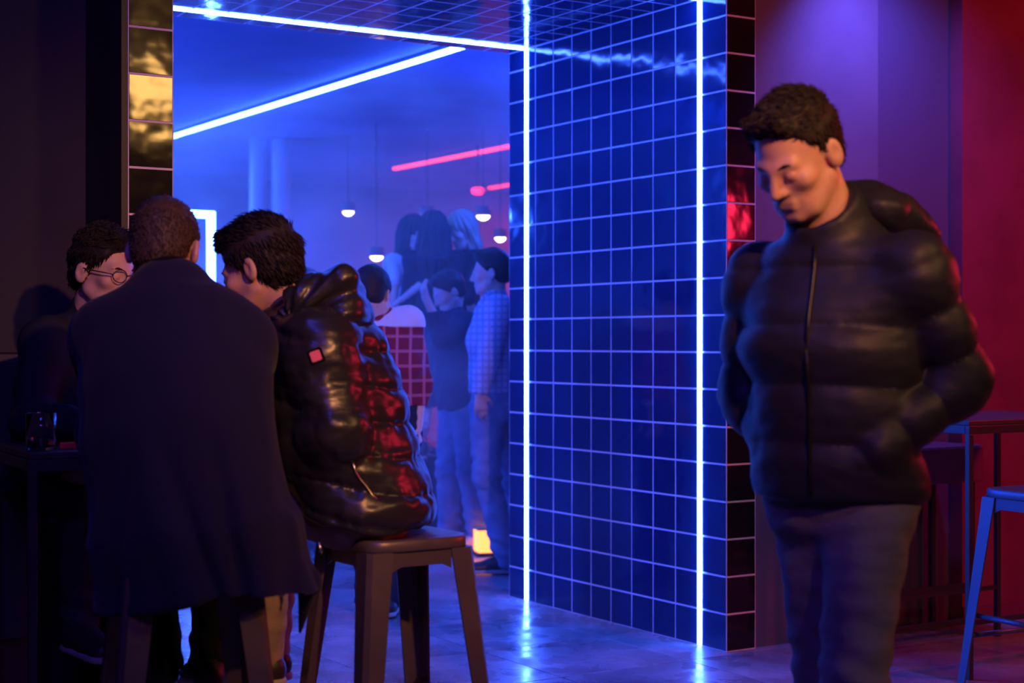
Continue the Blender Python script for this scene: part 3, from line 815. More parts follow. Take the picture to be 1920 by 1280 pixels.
def strands(fd, parent_mesh_obj, H, n, ln, comb, seed=1, origin=None, rad=.0015, lift=.28, jit=.14):
    """short tapered strands rooted on the hair surface, joined into the hair mesh"""
    r = np.random.default_rng(seed)
    V, Q = fd.V, fd.Q; N = vnormals(V, Q)
    pick = r.integers(0, len(V), n)
    vs, fs = [], []
    for i in pick:
        p, nn = V[i], N[i]
        c = comb(p + np.array(origin)); c = c - nn * (c @ nn); c = c / max(np.linalg.norm(c), 1e-6)
        d = unit(nn * lift + c + r.normal(0, jit, 3))
        d2 = unit(d + c * .5 - nn * .25)
        L = ln * r.uniform(.6, 1.3)
        a = unit(np.cross(d, nn + 1e-3)); b = np.cross(d, a)
        k0 = len(vs); q = p - nn * .003; mid = q + d * L * .55; tip = mid + d2 * L * .45
        for rr, pp in ((rad, q), (rad * .8, mid)):
            for t in range(3):
                an = 2 * math.pi * t / 3; vs.append(pp + (a * math.cos(an) + b * math.sin(an)) * rr)
        vs.append(tip)
        for t in range(3):
            u = (t + 1) % 3
            fs.append((k0 + t, k0 + u, k0 + 3 + u, k0 + 3 + t)); fs.append((k0 + 3 + t, k0 + 3 + u, k0 + 6))
    me = bpy.data.meshes.new('strands'); me.from_pydata([tuple(v) for v in vs], [], fs); me.update()
    bm = bmesh.new(); bm.from_mesh(parent_mesh_obj.data); bm.from_mesh(me)
    for f_ in bm.faces: f_.smooth = True
    bm.to_mesh(parent_mesh_obj.data); bm.free(); bpy.data.meshes.remove(me)

def short_hair(H, h, parent, origin, m, thick=.010, quiff=0.0, low=-.062, nst=0, seed=1, ln=.016, line=(.070, .066), slope=(.75, .66), brows=True, crop_sides=0.0, comb_up=0.3, amp=.0025, jit=.14):
    fd = Field(H.c - .17, H.c + .17, h); s = H.s
    fd.ell(H.p(0, -.014, .040), ((.077 + thick * (1 - crop_sides)) * s, (.098 + thick) * s, (.086 + thick) * s), H.M, 0)
    if crop_sides: fd.ell(H.p(0, -.01, .075), (.070 * s, .092 * s, (.050 + thick) * s), H.M, .02)
    fd.ell(H.p(0, -.050, -.025), ((.060 + thick * .5) * s, (.048 + thick * .4) * s, .055 * s), H.M, .03)
    if quiff: fd.cone(H.p(-.03, .060, .105), H.p(.035, .062, .108), quiff * s, quiff * s, .03); fd.cone(H.p(0, .05, .108), H.p(0, -.03, .122), quiff * s, quiff * .7 * s, .03)
    n = H.F * slope[0] - H.U * slope[1]
    fd.cut(H.p(0, line[0], line[1]), n, .006)
    fd.cut(H.p(0, 0, low), -H.U, .01)
    for g in (-1, 1): fd.ell(H.p(g * .083, -.008, -.008), (.022 * s, .024 * s, .036 * s), H.M, .006, 'sub')
    o = part('hair', fd, m, parent, origin, noise_disp(70, amp, (1, 1, .6), seed))
    if brows:
        for g in (-1, 1):
            fb = Field(H.c - .13, H.c + .13, .0028 if h < .005 else .005)
            fb.cone(H.p(g * .015, .0945, .0185), H.p(g * .032, .0905, .0235), .0036 * s, .0038 * s, .002)
            fb.cone(H.p(g * .032, .0905, .0235), H.p(g * .049, .0785, .0195), .0038 * s, .0026 * s, .002)
            part('eyebrow', fb, m, parent, origin)
    if nst:
        def comb(p):
            q = p - H.c; y = q @ H.F; z = q @ H.U; x = q @ H.R
            return H.F * (.9 if z > .07 else -.25) + H.U * (comb_up if z > .07 else -.9) + H.R * (.15 + .5 * x)
        strands(fd, o, H, nst, ln, comb, seed, origin, jit=jit)
    return o

def puff(axis, p0, L, amp, sharp=.5, ph=0.0, curve=None):
    """down-jacket baffles: rounded bulges with narrow valleys every L metres along an axis"""
    ax = unit(axis); p0 = np.array(p0, float)
    def fn(X, Y, Z):
        u = ((X - p0[0]) * ax[0] + (Y - p0[1]) * ax[1] + (Z - p0[2]) * ax[2])
        if curve is not None: u = u + curve(X, Y, Z)
        return (amp * (np.abs(np.sin(np.pi * (u / L + ph))) ** sharp - .6)).astype(f32)
    return fn

def shoe(name_label, an, toe, m, parent, origin, h=.006, sole=M_SOLE, sc=1.0):
    an, toe = np.array(an, float), np.array(toe, float)
    z0 = max(an[2] - .085, 0.0)
    d = toe - an; d[2] = 0; d = unit(d); sd = np.cross(d, vec(0, 0, 1))
    heel = vec(an[0], an[1], z0) - d * .045; tip = vec(an[0], an[1], z0) + d * .205
    lo = np.minimum(heel, tip) - .09; hi = np.maximum(heel, tip) + .09; lo[2] = z0 - .02; hi[2] = z0 + .16
    fd = Field(lo, hi, h)
    up = vec(0, 0, 1)
    fd.econe(heel + up * .045, tip + up * .030 - d * .04, (.036 * sc, .045), (.046 * sc, .032), sd, .02, cap=.04)
    fd.cone(heel + up * .05 + d * .03, an + up * .0, .040, .042, .03)
    fd.cone(heel + up * .07 + d * .04, heel + up * .045 + d * .13, .038, .034, .03)
    fd.cut((0, 0, z0 + .014), (0, 0, -1))
    o = part('shoe', fd, m, parent, origin)
    fs = Field(lo, hi, h)
    fs.econe(heel + up * .012, tip + up * .012 - d * .04, (.040 * sc, .03), (.049 * sc, .03), sd, .01, cap=.042)
    fs.cut((0, 0, z0 + .026), (0, 0, 1), .004); fs.cut((0, 0, z0 + .002), (0, 0, -1), .004)
    link('sole', fs.mesh('sole', origin), sole, o)
    return o

# ------------------------------------------------------------------ people
def A3(v): return np.array(v, float)
def PX(px, py, Z): return A3(W(px, py, Z))
def trousers(B, h, m, parent, origin, i=.014, fa=1.0, pw=1.0, end=1.02, top=.10, z0=0.0, taper=True, seated=False):
    J = B.J; keys = ['pel', 'hipL', 'hipR', 'knL', 'knR', 'anL', 'anR']
    lo, hi = B.bounds(keys, .16); lo[2] = max(lo[2], z0)
    fd = Field(lo, hi, h); s = B.s
    up = unit(J['chest'] - J['pel'])
    fd.econe(J['pel'] + up * top, J['pel'] - up * .03, (.150 * s * pw + i, .105 * s * pw + i), (.165 * s * pw + i, .115 * s * pw + i), B.R, .03)
    for sd in 'LR': B.leg(fd, sd, i, .035, end, taper)
    fd.cut(J['pel'] + up * (top + .01), up)
    # creases round knee and ankle
    def fold(V):
        r = np.zeros(len(V))
        for sd in 'LR':
            for kk, am in (('kn', .005), ('an', .006)):
                d = V - J[kk + sd]; q = np.exp(-(d[:, 2] / .14) ** 2) * (np.linalg.norm(d[:, :2], axis=1) < .16)
                r += q * am * fa * np.sin(d[:, 2] * 85 + d[:, 0] * 30)
        return r
    return part('trousers', fd, m, parent, origin, both(fold, noise_disp(14, .006, (1, 1, 2), 3.1)))
def stand(Hc, F, z0=0.0, fem=False, stride=0.0, lean=0.0, over=None, headF=None, hpitch=10, k=1.0):
    Hc = A3(Hc); F = unit(F); R = np.cross(F, vec(0, 0, 1)); up = vec(0, 0, 1)
    e = Hc[2] - z0; s = e / 1.63
    neck = Hc - up * .150 * s - F * .020
    g = vec(neck[0], neck[1], z0) - F * lean
    sw = (.185 if not fem else .155) * s
    J = dict(neck=neck, pel=g + up * .94 * s, chest=g + up * 1.26 * s + F * lean * .6)
    J['shL'] = neck - R * sw - up * .055 * s; J['shR'] = neck + R * sw - up * .055 * s
    for sd, q in (('L', -1), ('R', 1)):
        J['hip' + sd] = J['pel'] + R * q * .088 * s - up * .03
        f = stride * q
        J['kn' + sd] = g + R * q * .095 * s + up * .50 * s + F * (f * .5 + .02)
        J['an' + sd] = g + R * q * .100 * s + up * .085 + F * (f - .02)
        J['toe' + sd] = J['an' + sd] + F * .15 - up * .055
        J['el' + sd] = J['sh' + sd] + R * q * .05 * s - up * .29 * s - F * .02
        J['wr' + sd] = J['el' + sd] + F * .07 - up * .25 * s
    for a, b in (over or {}).items(): J[a] = A3(b)
    hf, hu = pitch(headF if headF is not None else F, hpitch)
    B = Body(J, F, Head(Hc, hf, hu, .97 if not fem else .93), s, fem)
    return B, (g[0], g[1], z0)
def shirt(B, h, m, parent, origin, i=.016, hem=None, cuff=.92, name='shirt', amp=.006, collar=True, sl=.012, k=.05):
    J = B.J
    lo, hi = B.bounds(['pel', 'chest', 'neck', 'shL', 'shR', 'elL', 'elR', 'wrL', 'wrR'], .17)
    fd = Field(lo, hi, h)
    B.torso(fd, i, k)
    for sd in 'LR': B.arm(fd, sd, sl, .03, cuff=cuff)
    if collar: fd.cone(J['neck'] - vec(0, 0, .02), J['neck'] * .72 + B.H.p(0, -.022, -.035) * .28, .066 * B.s + i * .3, .062 * B.s + i * .2, .02)
    if hem is not None: fd.cut((0, 0, hem), (0, 0, -1))
    fd.cut(J['neck'] + (B.H.c - J['neck']) * .40, unit(B.H.c - J['neck']))
    def fold(V):
        d = V - J['chest']; x = d @ B.R; z = d[:, 2]
        return amp * np.sin(z * 38 + x * 26 + 2 * np.sin(x * 15)) * np.clip((.10 - z) / .3, .15, 1)
    return part(name, fd, m, parent, origin, both(fold, noise_disp(12, amp * 1.2, (1, 1, .6), 1.7)))

# ---- man in the long navy coat, from behind, on the near stool
def coat_man():
    hf, hu = pitch((.06, 1, 0), 24)
    H = Head(PX(308, 472, 3.95), hf, hu, 1.0)
    Z = 3.78
    J = dict(pel=PX(340, 952, 3.70), chest=PX(328, 730, 3.78), neck=PX(318, 548, 3.87), shL=PX(202, 628, 3.86), shR=PX(442, 640, 3.86),
             elL=PX(196, 815, 3.96), elR=PX(460, 800, 3.98), wrL=PX(235, 815, 4.22), wrR=PX(420, 812, 4.26),
             hipL=PX(290, 965, 3.74), hipR=PX(390, 965, 3.74), knL=PX(270, 955, 4.17), knR=PX(420, 955, 4.17),
             anL=PX(300, 1235, 4.02), anR=PX(395, 1235, 4.02), toeL=PX(300, 1262, 4.17), toeR=PX(395, 1262, 4.17))
    B = Body(J, (.06, 1, 0), H, 1.03)
    og = (J['pel'][0], J['pel'][1], 0.0)
    B.hands = {'L': ((.55, .8, 0), (0, 0, -1), .5), 'R': ((-.5, .85, 0), (0, 0, -1), .5)}
    o = B.skin(.006, 'person', og, M_SKIN, 'man in a long navy coat seen from behind, seated on the near bar stool')
    lo, hi = B.bounds(['neck', 'shL', 'shR', 'elL', 'elR', 'wrL', 'wrR', 'pel'], .2)
    hem = PX(395, 1150, 3.66); lo[2] = hem[2] - .14; lo[0] -= .12; hi[0] += .15; lo[1] -= .1
    fd = Field(lo, hi, .0065)
    B.torso(fd, .036, .06)
    for sd in 'LR': B.arm(fd, sd, .020, .045, cuff=.9)
    fd.econe(PX(330, 640, 3.84), PX(332, 820, 3.74), (.185, .130), (.205, .150), B.R, .05)
    fd.econe(PX(332, 820, 3.73), PX(372, 1010, 3.70), (.205, .155), (.228, .195), B.R, .06)
    fd.econe(PX(372, 1010, 3.70), PX(396, 1185, 3.68), (.232, .195), (.272, .235), B.R, .05, cap=.05)
    # vents and folds hanging from the small of the back
    def zc(Z): return np.clip((1.08 - Z) / .42, 0, 1)
    def pxl(x0, y0, x1, y1, Zd=3.55):
        a, b = W(x0, y0, Zd), W(x1, y1, Zd)
        return lambda Z: a.x + (b.x - a.x) * (Z - a.z) / (b.z - a.z)
    v1, v2, v3, v4 = pxl(386, 800, 462, 1110), pxl(318, 870, 412, 1100), pxl(235, 940, 225, 1150), pxl(520, 960, 545, 1120)
    def folds(X, Y, Z):
        r = zc(Z)
        back = np.clip((3.74 - Y) / .08, 0, 1)
        g = lambda v, wd: np.exp(-((X - v(Z)) / wd) ** 2)
        ang = np.arctan2(X - (-.70), 3.70 - Y)
        return r * back * (-.034 * g(v1, .018) - .030 * g(v2, .022) - .020 * g(v3, .02) - .018 * g(v4, .018) + .016 * g(lambda z: v1(z) + .05, .035) + .014 * g(lambda z: v2(z) - .06, .04)) \
            + r * .010 * np.sin(ang * 7 + 1.0) * (1 - back)
    fd.warp(folds)
    # hem: lifted over the stool, lower to the left, a corner hanging on the right
    X = fd.ax[0][:, None, None]; Y = fd.ax[1][None, :, None]; Zg = fd.ax[2][None, None, :]
    xs = np.array([W(p, 0, 3.55).x for p in (150, 190, 300, 420, 520, 590, 630)]); zs = np.array([W(0, q, 3.55).z for q in (1165, 1160, 1140, 1112, 1118, 1128, 1130)])
    hz = np.interp(X.ravel(), xs, zs)[:, None, None].astype(f32)
    fd.f = np.maximum(fd.f, hz - Zg).astype(f32)
    fd.cone(PX(578, 1090, 3.72), PX(562, 1185, 3.76), .030, .006, .02)
    # collar seat of the coat
    fd.cone(PX(300, 545, 3.87), PX(335, 540, 3.87), .070, .070, .03)
    nu = unit(H.c - J['neck'])
    fd.cut(J['neck'] + nu * .055, nu)
    part('coat', fd, M_COAT, o, og, both(noise_disp(5, .012, (1, 1, .35), .4), noise_disp(16, .003, (1, 1, .5), 2.2)))
    fc = Field(J['neck'] - .14, J['neck'] + .16, .005)
    a = J['neck'] + nu * .005; b = J['neck'] + nu * .060
    fc.cone(a, b, .082, .070, 0); fc.cone(a - nu * .05, b + nu * .05, .060, .060, .004, 'sub')
    fc.cut(b, nu, .006); fc.cut(a - nu * .01, -nu)
    part('collar', fc, M_COLLAR, o, og)
    trousers(B, .009, M_BLACKCLOTH, o, og, i=.012)
    for sd in 'LR': shoe('', J['an' + sd], J['toe' + sd], M_SHOED, o, og, .008)
    short_hair(H, .0045, o, og, M_HAIRB, thick=.005, low=-.07, nst=16000, seed=3, ln=.013, brows=False, amp=.002, jit=.3)
    return o
coat_man()

# ---- man in the shiny black puffer jacket, leaning in from the right
def puffer_man():
    F = unit((-.97, .24, 0))
    hf, hu = pitch((-.95, .31, 0), 20)
    H = Head(PX(489, 506, 4.15), hf, hu, 1.0)
    J = dict(pel=PX(678, 925, 4.12), chest=PX(622, 745, 4.14), neck=PX(560, 592, 4.15), shL=PX(596, 648, 3.99), shR=PX(572, 645, 4.33),
             elL=PX(628, 808, 3.93), elR=PX(590, 800, 4.42), wrL=PX(505, 868, 4.06), wrR=PX(480, 830, 4.45),
             hipL=PX(668, 945, 4.03), hipR=PX(668, 945, 4.21), knL=PX(505, 950, 4.16), knR=PX(520, 940, 4.36),
             anL=PX(478, 1225, 4.20), anR=PX(492, 1215, 4.35), toeL=PX(398, 1255, 4.22), toeR=PX(412, 1240, 4.38))
    B = Body(J, F, H, 1.03)
    og = (ST_B.x, ST_B.y, 0.0)
    B.hands = {'L': ((-1, .2, 0), (0, 0, -1), .5), 'R': ((-1, .2, 0), (0, 0, -1), .5)}
    o = B.skin(.0046, 'person', og, M_SKIN, 'man in a shiny black puffer jacket leaning in from the right, on a bar stool')
    lo, hi = B.bounds(['neck', 'shL', 'shR', 'elL', 'elR', 'wrL', 'wrR', 'pel'], .23)
    fd = Field(lo, hi, .0055)
    up = unit(J['chest'] - J['pel'])
    # torso baffles: they droop towards the front, tighter near the hem
    def cur(X, Y, Z): 
        x = (X - J['pel'][0]) * F[0] + (Y - J['pel'][1]) * F[1]
        return -.55 * x + 1.6 * x * x * 0
    pm = puff(up, J['pel'] - up * .12, .080, .013, .42, curve=cur)
    B.torso(fd, .040, .05, mod=pm)
    fd.econe(J['pel'] - up * .07, J['pel'] + up * .20, (.205, .158), (.205, .150), B.R, .05, mod=pm)
    fd.cone(J['chest'] + up * .10 - F * .05, J['chest'] - F * .04, .13, .14, .05, mod=pm)
    # sleeve
    au = unit(J['elL'] - J['shL']); al = unit(J['wrL'] - J['elL'])
    m1 = puff(au, J['shL'], .115, .005, .45, .25); m2 = puff(al, J['elL'], .080, .010, .45, .1)
    fd.cone(J['shL'] + vec(0, .03, -.015), J['shL'] + au * .05, .088, .094, .035, mod=m1)
    fd.cone(J['shL'], J['elL'], .090, .080, .03, mod=m1)
    fd.cone(J['elL'], J['wrL'], .080, .060, .025, mod=m2)
    B.arm(fd, 'R', .036, .03, mod=puff(au, J['shR'], .1, .014))
    fd.cut(PX(600, 1030, 4.0), unit(vec(.18, 0, -1)), .02)
    fd.cut(PX(690, 1003, 4.0), unit(vec(-.30, 0, -1)), .02)
    nu = unit(H.c - J['neck'])
    # standing collar, open towards the chin
    fd.cone(J['neck'] - nu * .03, J['neck'] + nu * .055, .098, .080, .03)
    fd.cone(J['neck'] - nu * .02 + F * .01, J['neck'] + nu * .16 + F * .02, .060, .062, .006, 'sub')
    fd.cut(J['neck'] + nu * .062 , unit(nu - F * .15), .01)
    wr1 = noise_disp(8, .010, (1, 1, 1.7), 5.0); wr2 = noise_disp(24, .0028, (1, 1, 2.0), 9.0)
    def pucker(V):
        d = V - (J['pel'] - up * .12); u = d @ up - .55 * ((V - J['pel']) @ F)
        v = np.clip(1 - np.abs(np.sin(np.pi * u / .080)) * 1.3, 0, 1)
        t = (V - J['pel']) @ B.R; w = (V - J['pel']) @ F
        nz = np.array([mnoise.noise((a * 34, b * 34, c * 9)) for a, b, c in zip(t.tolist(), w.tolist(), u.tolist())])
        return nz * (.0015 + .006 * v)
    jk = part('puffer_jacket', fd, M_NYLON, o, og, both(wr1, wr2, pucker))
    # hood lying bunched on the shoulders
    fh = Field(PX(500, 720, 4.0) - .05, PX(720, 480, 4.35) + .06, .0055)
    fh.ell(PX(628, 566, 4.13), (.078, .135, .080), None, 0)
    fh.ell(PX(650, 600, 4.10), (.060, .125, .075), None, .04)
    fh.cone(PX(560, 560, 4.03), PX(640, 530, 4.03), .035, .045, .04); fh.cone(PX(520, 606, 4.04), PX(570, 560, 4.02), .022, .034, .03)
    fh.cone(PX(560, 545, 4.26), PX(640, 530, 4.24), .040, .050, .04)
    fh.cone(J['neck'] - nu * .05, J['neck'] + nu * .30, .066, .092, .012, 'sub')
    def rib(X, Y, Z):
        a = np.arctan2(Z - (J['neck'][2] - .02), X - J['neck'][0])
        return (.0045 * np.sin(a * 12 + 14 * (Y - 4.1)) + .002 * np.sin(a * 25 + 25 * (Y - 4.1) + 1)).astype(f32)
    fh.warp(rib)
    part('hood', fh, M_NYLON, jk, og, both(noise_disp(12, .010, (1, 1, 1), 2.0), noise_disp(30, .002, (1, 1, 1), 4.0)))
    # sleeve patch, pocket zip, hem zip
    VJ = fd.V + A3(og); NJ = vnormals(fd.V, fd.Q); UJ = 960 + FPX * VJ[:, 0] / VJ[:, 1]; WJ = 640 - FPX * (VJ[:, 2] - CAM_H) / VJ[:, 1]
    def snap(px, py, rad=7):
        k = np.nonzero((UJ - px) ** 2 + (WJ - py) ** 2 < rad * rad)[0]
        k = k[np.argsort(VJ[k, 1])[:6]]
        return VJ[k].mean(0), unit(NJ[k].mean(0))
    c, nrm = snap(595, 660, 12)
    tx = unit(np.cross(vec(0, 0, 1), nrm)); tz = np.cross(nrm, tx)
    rot = .35; ta = tx * math.cos(rot) + tz * math.sin(rot); tb = -tx * math.sin(rot) + tz * math.cos(rot)
    def rect(cc, hw, off): return [Vector(cc + ta * a * hw + tb * b * hw + nrm * off - A3(og)) for a, b in ((-1, -1), (1, -1), (1, 1), (-1, 1))]
    prism('patch_backing', rect(c, .019, -.012), rect(c, .019, .002), M_COLLAR, jk, .003)
    prism('patch', rect(c, .013, .002), rect(c, .0125, .0045), M_PINK, jk, .002)
    zp = [a + b * .002 for a, b in (snap(662, 872), snap(670, 886), snap(679, 899), snap(689, 912), snap(699, 924), snap(709, 934))]
    tube('pocket_zip', [Vector(p - A3(og)) for p in zp], .0035, M_ZIP, jk, 6)
    tube('zip_pull', [Vector(p - A3(og)) for p in (PX(598, 1016, 3.90), PX(601, 1032, 3.90), PX(599, 1048, 3.90))], [.004, .006, .005], M_ZIP, jk, 6)
    trousers(B, .008, M_KHAKI, o, og, i=.016, fa=.4, top=.05, taper=False)
    for sd in 'LR': shoe('', J['an' + sd], J['toe' + sd], M_SHOED, o, og, .007)
    short_hair(H, .0045, o, og, M_HAIRD, thick=.013, quiff=.016, low=-.062, nst=7500, seed=5, ln=.030, crop_sides=.3, comb_up=.2)
    return o
puffer_man()

# ---- man walking past on the right, hands in his jacket pockets
def walker():
    F = unit((-.50, -.866, 0))
    hf, hu = pitch((-.72, -.69, 0), 34)
    H = Head(PX(1496, 292, 3.42), hf, hu, 1.03)
    J = dict(pel=PX(1572, 915, 3.50), chest=PX(1556, 650, 3.48), neck=PX(1562, 438, 3.48), shL=PX(1718, 505, 3.37), shR=PX(1428, 525, 3.62),
             elL=PX(1800, 715, 3.43), elR=PX(1402, 745, 3.66), wrL=PX(1640, 845, 3.37), wrR=PX(1490, 860, 3.47),
             hipL=PX(1630, 945, 3.45), hipR=PX(1530, 945, 3.55))
    x0, y0 = (1575 - 960) / 3000 * 3.48, 3.48
    J['knL'] = PX(1600, 1282, 3.34); J['anL'] = vec(J['knL'][0] - .03, J['knL'][1] - .03, .09); J['toeL'] = J['anL'] + F * .15 - vec(0, 0, .055)
    J['knR'] = PX(1548, 1286, 3.56); J['anR'] = vec(J['knR'][0] + .14, J['knR'][1] + .30, .12); J['toeR'] = J['anR'] + F * .13 - vec(0, 0, .075)
    B = Body(J, F, H, 1.06)
    og = (x0, y0, 0.0)
    o = B.skin(.0046, 'person', og, M_SKIN, 'man in a dark jacket walking past on the right, looking down')
    lo, hi = B.bounds(['neck', 'shL', 'shR', 'elL', 'elR', 'wrL', 'wrR', 'pel'], .19)
    fd = Field(lo, hi, .006)
    up = vec(0, 0, 1)
    pm = puff(unit(vec(.05, .05, 1)), vec(x0, y0, .90), .125, .011, .6)
    B.torso(fd, .012, .05, mod=pm)
    fd.econe(J['pel'] - up * .02, J['pel'] + up * .30, (.178, .146), (.170, .137), B.R, .05, mod=pm)
    for sd in 'LR':
        au = unit(J['el' + sd] - J['sh' + sd]); al = unit(J['wr' + sd] - J['el' + sd])
        m1 = puff(au, J['sh' + sd], .11, .012, .6, .2); m2 = puff(al, J['el' + sd], .10, .012, .6, .1)
        fd.cone(J['sh' + sd], J['el' + sd], .080, .066, .02, mod=m1); fd.cone(J['el' + sd], J['wr' + sd], .066, .052, .02, mod=m2)
    hemz = 1.25 - (938 - 640) / 3000 * 3.45
    fd.cut((0, 0, hemz), (0, 0, -1), .015)
    nu = unit(H.c - J['neck'])
    fd.cone(J['neck'] - nu * .03, J['neck'] + nu * .07, .105, .088, .03)
    fd.cone(J['neck'] - nu * .01, J['neck'] + nu * .2, .066, .070, .006, 'sub')
    fd.cut(J['neck'] + nu * .075, unit(nu * 1.0 + F * .25), .012)
    # front opening
    zc = (J['chest'] + J['pel']) / 2 + F * .15 - B.R * .02
    jk = part('jacket', fd, M_NYLON2, o, og, both(noise_disp(7, .007, (1, 1, 1.6), 5.0), noise_disp(22, .002, (1, 1, 1.8), 9.0)))
    zp = []
    for z in np.linspace(J['neck'][2] - .03, hemz + .02, 12):
        V = fd.V + A3(og); x = (V - J['chest']) @ B.R
        q = V[(np.abs(V[:, 2] - z) < .012) & (np.abs(x) < .012)]
        if len(q): y = ((q - J['chest']) @ F).max(); p = vec(*J['chest'][:2], z) + F * (y + .001); zp.append(Vector(p - A3(og)))
    tube('front_zip', zp, .0045, mat('dark_zip', (.02, .02, .022), rough=.35, metal=.6), jk, 6)
    fh = Field(PX(1560, 470, 3.35) - .06, PX(1800, 330, 3.75) + .06, .006)
    sx = unit(vec(1, .35, -.42)); sy = unit(np.cross(vec(0, 0, 1), sx)); sz = np.cross(sx, sy)
    fh.ell(PX(1655, 410, 3.58), (.135, .125, .050), [sx, sy, sz], 0)
    fh.ell(PX(1620, 395, 3.53), (.075, .120, .055), [sx, sy, sz], .05)
    fh.ell(PX(1700, 425, 3.62), (.060, .060, .016), [sx, sy, sz], .03, 'sub')
    fh.cone(J['neck'] - nu * .05, J['neck'] + nu * .30, .070, .095, .012, 'sub')
    part('hood', fh, M_NYLON2, jk, og, both(noise_disp(15, .009, (1, 1, 1), 2.0), noise_disp(40, .003, (1, 1, 1), 4.0)))
    trousers(B, .0075, M_JEANG, o, og, i=.006, fa=.6, pw=.93, top=.04, taper=False)
    for sd in 'LR': shoe('', J['an' + sd], J['toe' + sd], M_SHOED, o, og, .008)
    short_hair(H, .0045, o, og, M_HAIRD, thick=.010, quiff=.013, low=-.055, nst=7500, seed=8, ln=.024, crop_sides=.5, line=(.066, .080))
    return o
walker()

# ---- man with glasses on the far left, across the table
def glasses_man():
    F = unit((.62, -.78, 0))
    hf, hu = pitch((.86, -.50, 0), 10)
    H = Head(PX(194, 510, 4.85), hf, hu, 1.0)
    J = dict(pel=PX(118, 880, 5.0), chest=PX(140, 735, 4.95), neck=PX(170, 603, 4.90), shR=PX(88, 640, 4.80), shL=PX(225, 640, 5.02),
             elR=PX(62, 785, 4.74), elL=PX(255, 780, 4.95), wrR=PX(172, 798, 4.55), wrL=PX(300, 798, 4.72),
             hipR=PX(80, 890, 4.95), hipL=PX(165, 890, 5.02), knR=PX(150, 900, 4.62), knL=PX(250, 895, 4.75),
             anR=PX(150, 1170, 4.62), anL=PX(250, 1165, 4.75))
    for sd in 'LR': J['toe' + sd] = J['an' + sd] + F * .15 - vec(0, 0, .055)
    B = Body(J, F, H, 1.0)
    og = (J['pel'][0], J['pel'][1], 0.0)
    B.hands = {'R': ((.9, -.1, 0), (0, 0, -1), .4), 'L': ((.3, -.9, 0), (0, 0, -1), .4)}
    o = B.skin(.0055, 'person', og, M_SKIN2, 'man with glasses in a dark shirt at the left, across the table')
    shirt(B, .007, M_SHIRTD, o, og, i=.020, cuff=.93, sl=.018, amp=.009)
    trousers(B, .009, M_DENIMD, o, og)
    for sd in 'LR': shoe('', J['an' + sd], J['toe' + sd], M_SHOED, o, og, .009)
    short_hair(H, .0045, o, og, M_HAIRD, thick=.011, quiff=.018, low=-.05, nst=7500, seed=12, ln=.030, crop_sides=.7, comb_up=.5)
    g = link('glasses', bpy.data.meshes.new('glasses'), M_BLACKMETAL, o)
    bm = bmesh.new(); O = A3(og)
    for s in (-1, 1):
        ring = [H.p(s * .034 + .024 * math.cos(a), .106 - .010 * abs(math.cos(a)) * (1 if s * math.cos(a) > 0 else 0), .002 + .019 * math.sin(a)) for a in np.linspace(0, 2 * math.pi, 25)]
        tube_bm(bm, [Vector(p - O) for p in ring], .0018, 6)
        tube_bm(bm, [Vector(H.p(*q) - O) for q in ((s * .058, .097, .006), (s * .076, .080, .008), (s * .083, .030, .008), (s * .084, -.012, .010), (s * .080, -.028, -.008))], .0022, 6)
    tube_bm(bm, [Vector(H.p(*q) - O) for q in ((-.011, .108, .004), (0, .113, .008), (.011, .108, .004))], .0018, 6)
    bm.to_mesh(g.data); bm.free()
    for p in g.data.polygons: p.use_smooth = True
    return o
glasses_man()

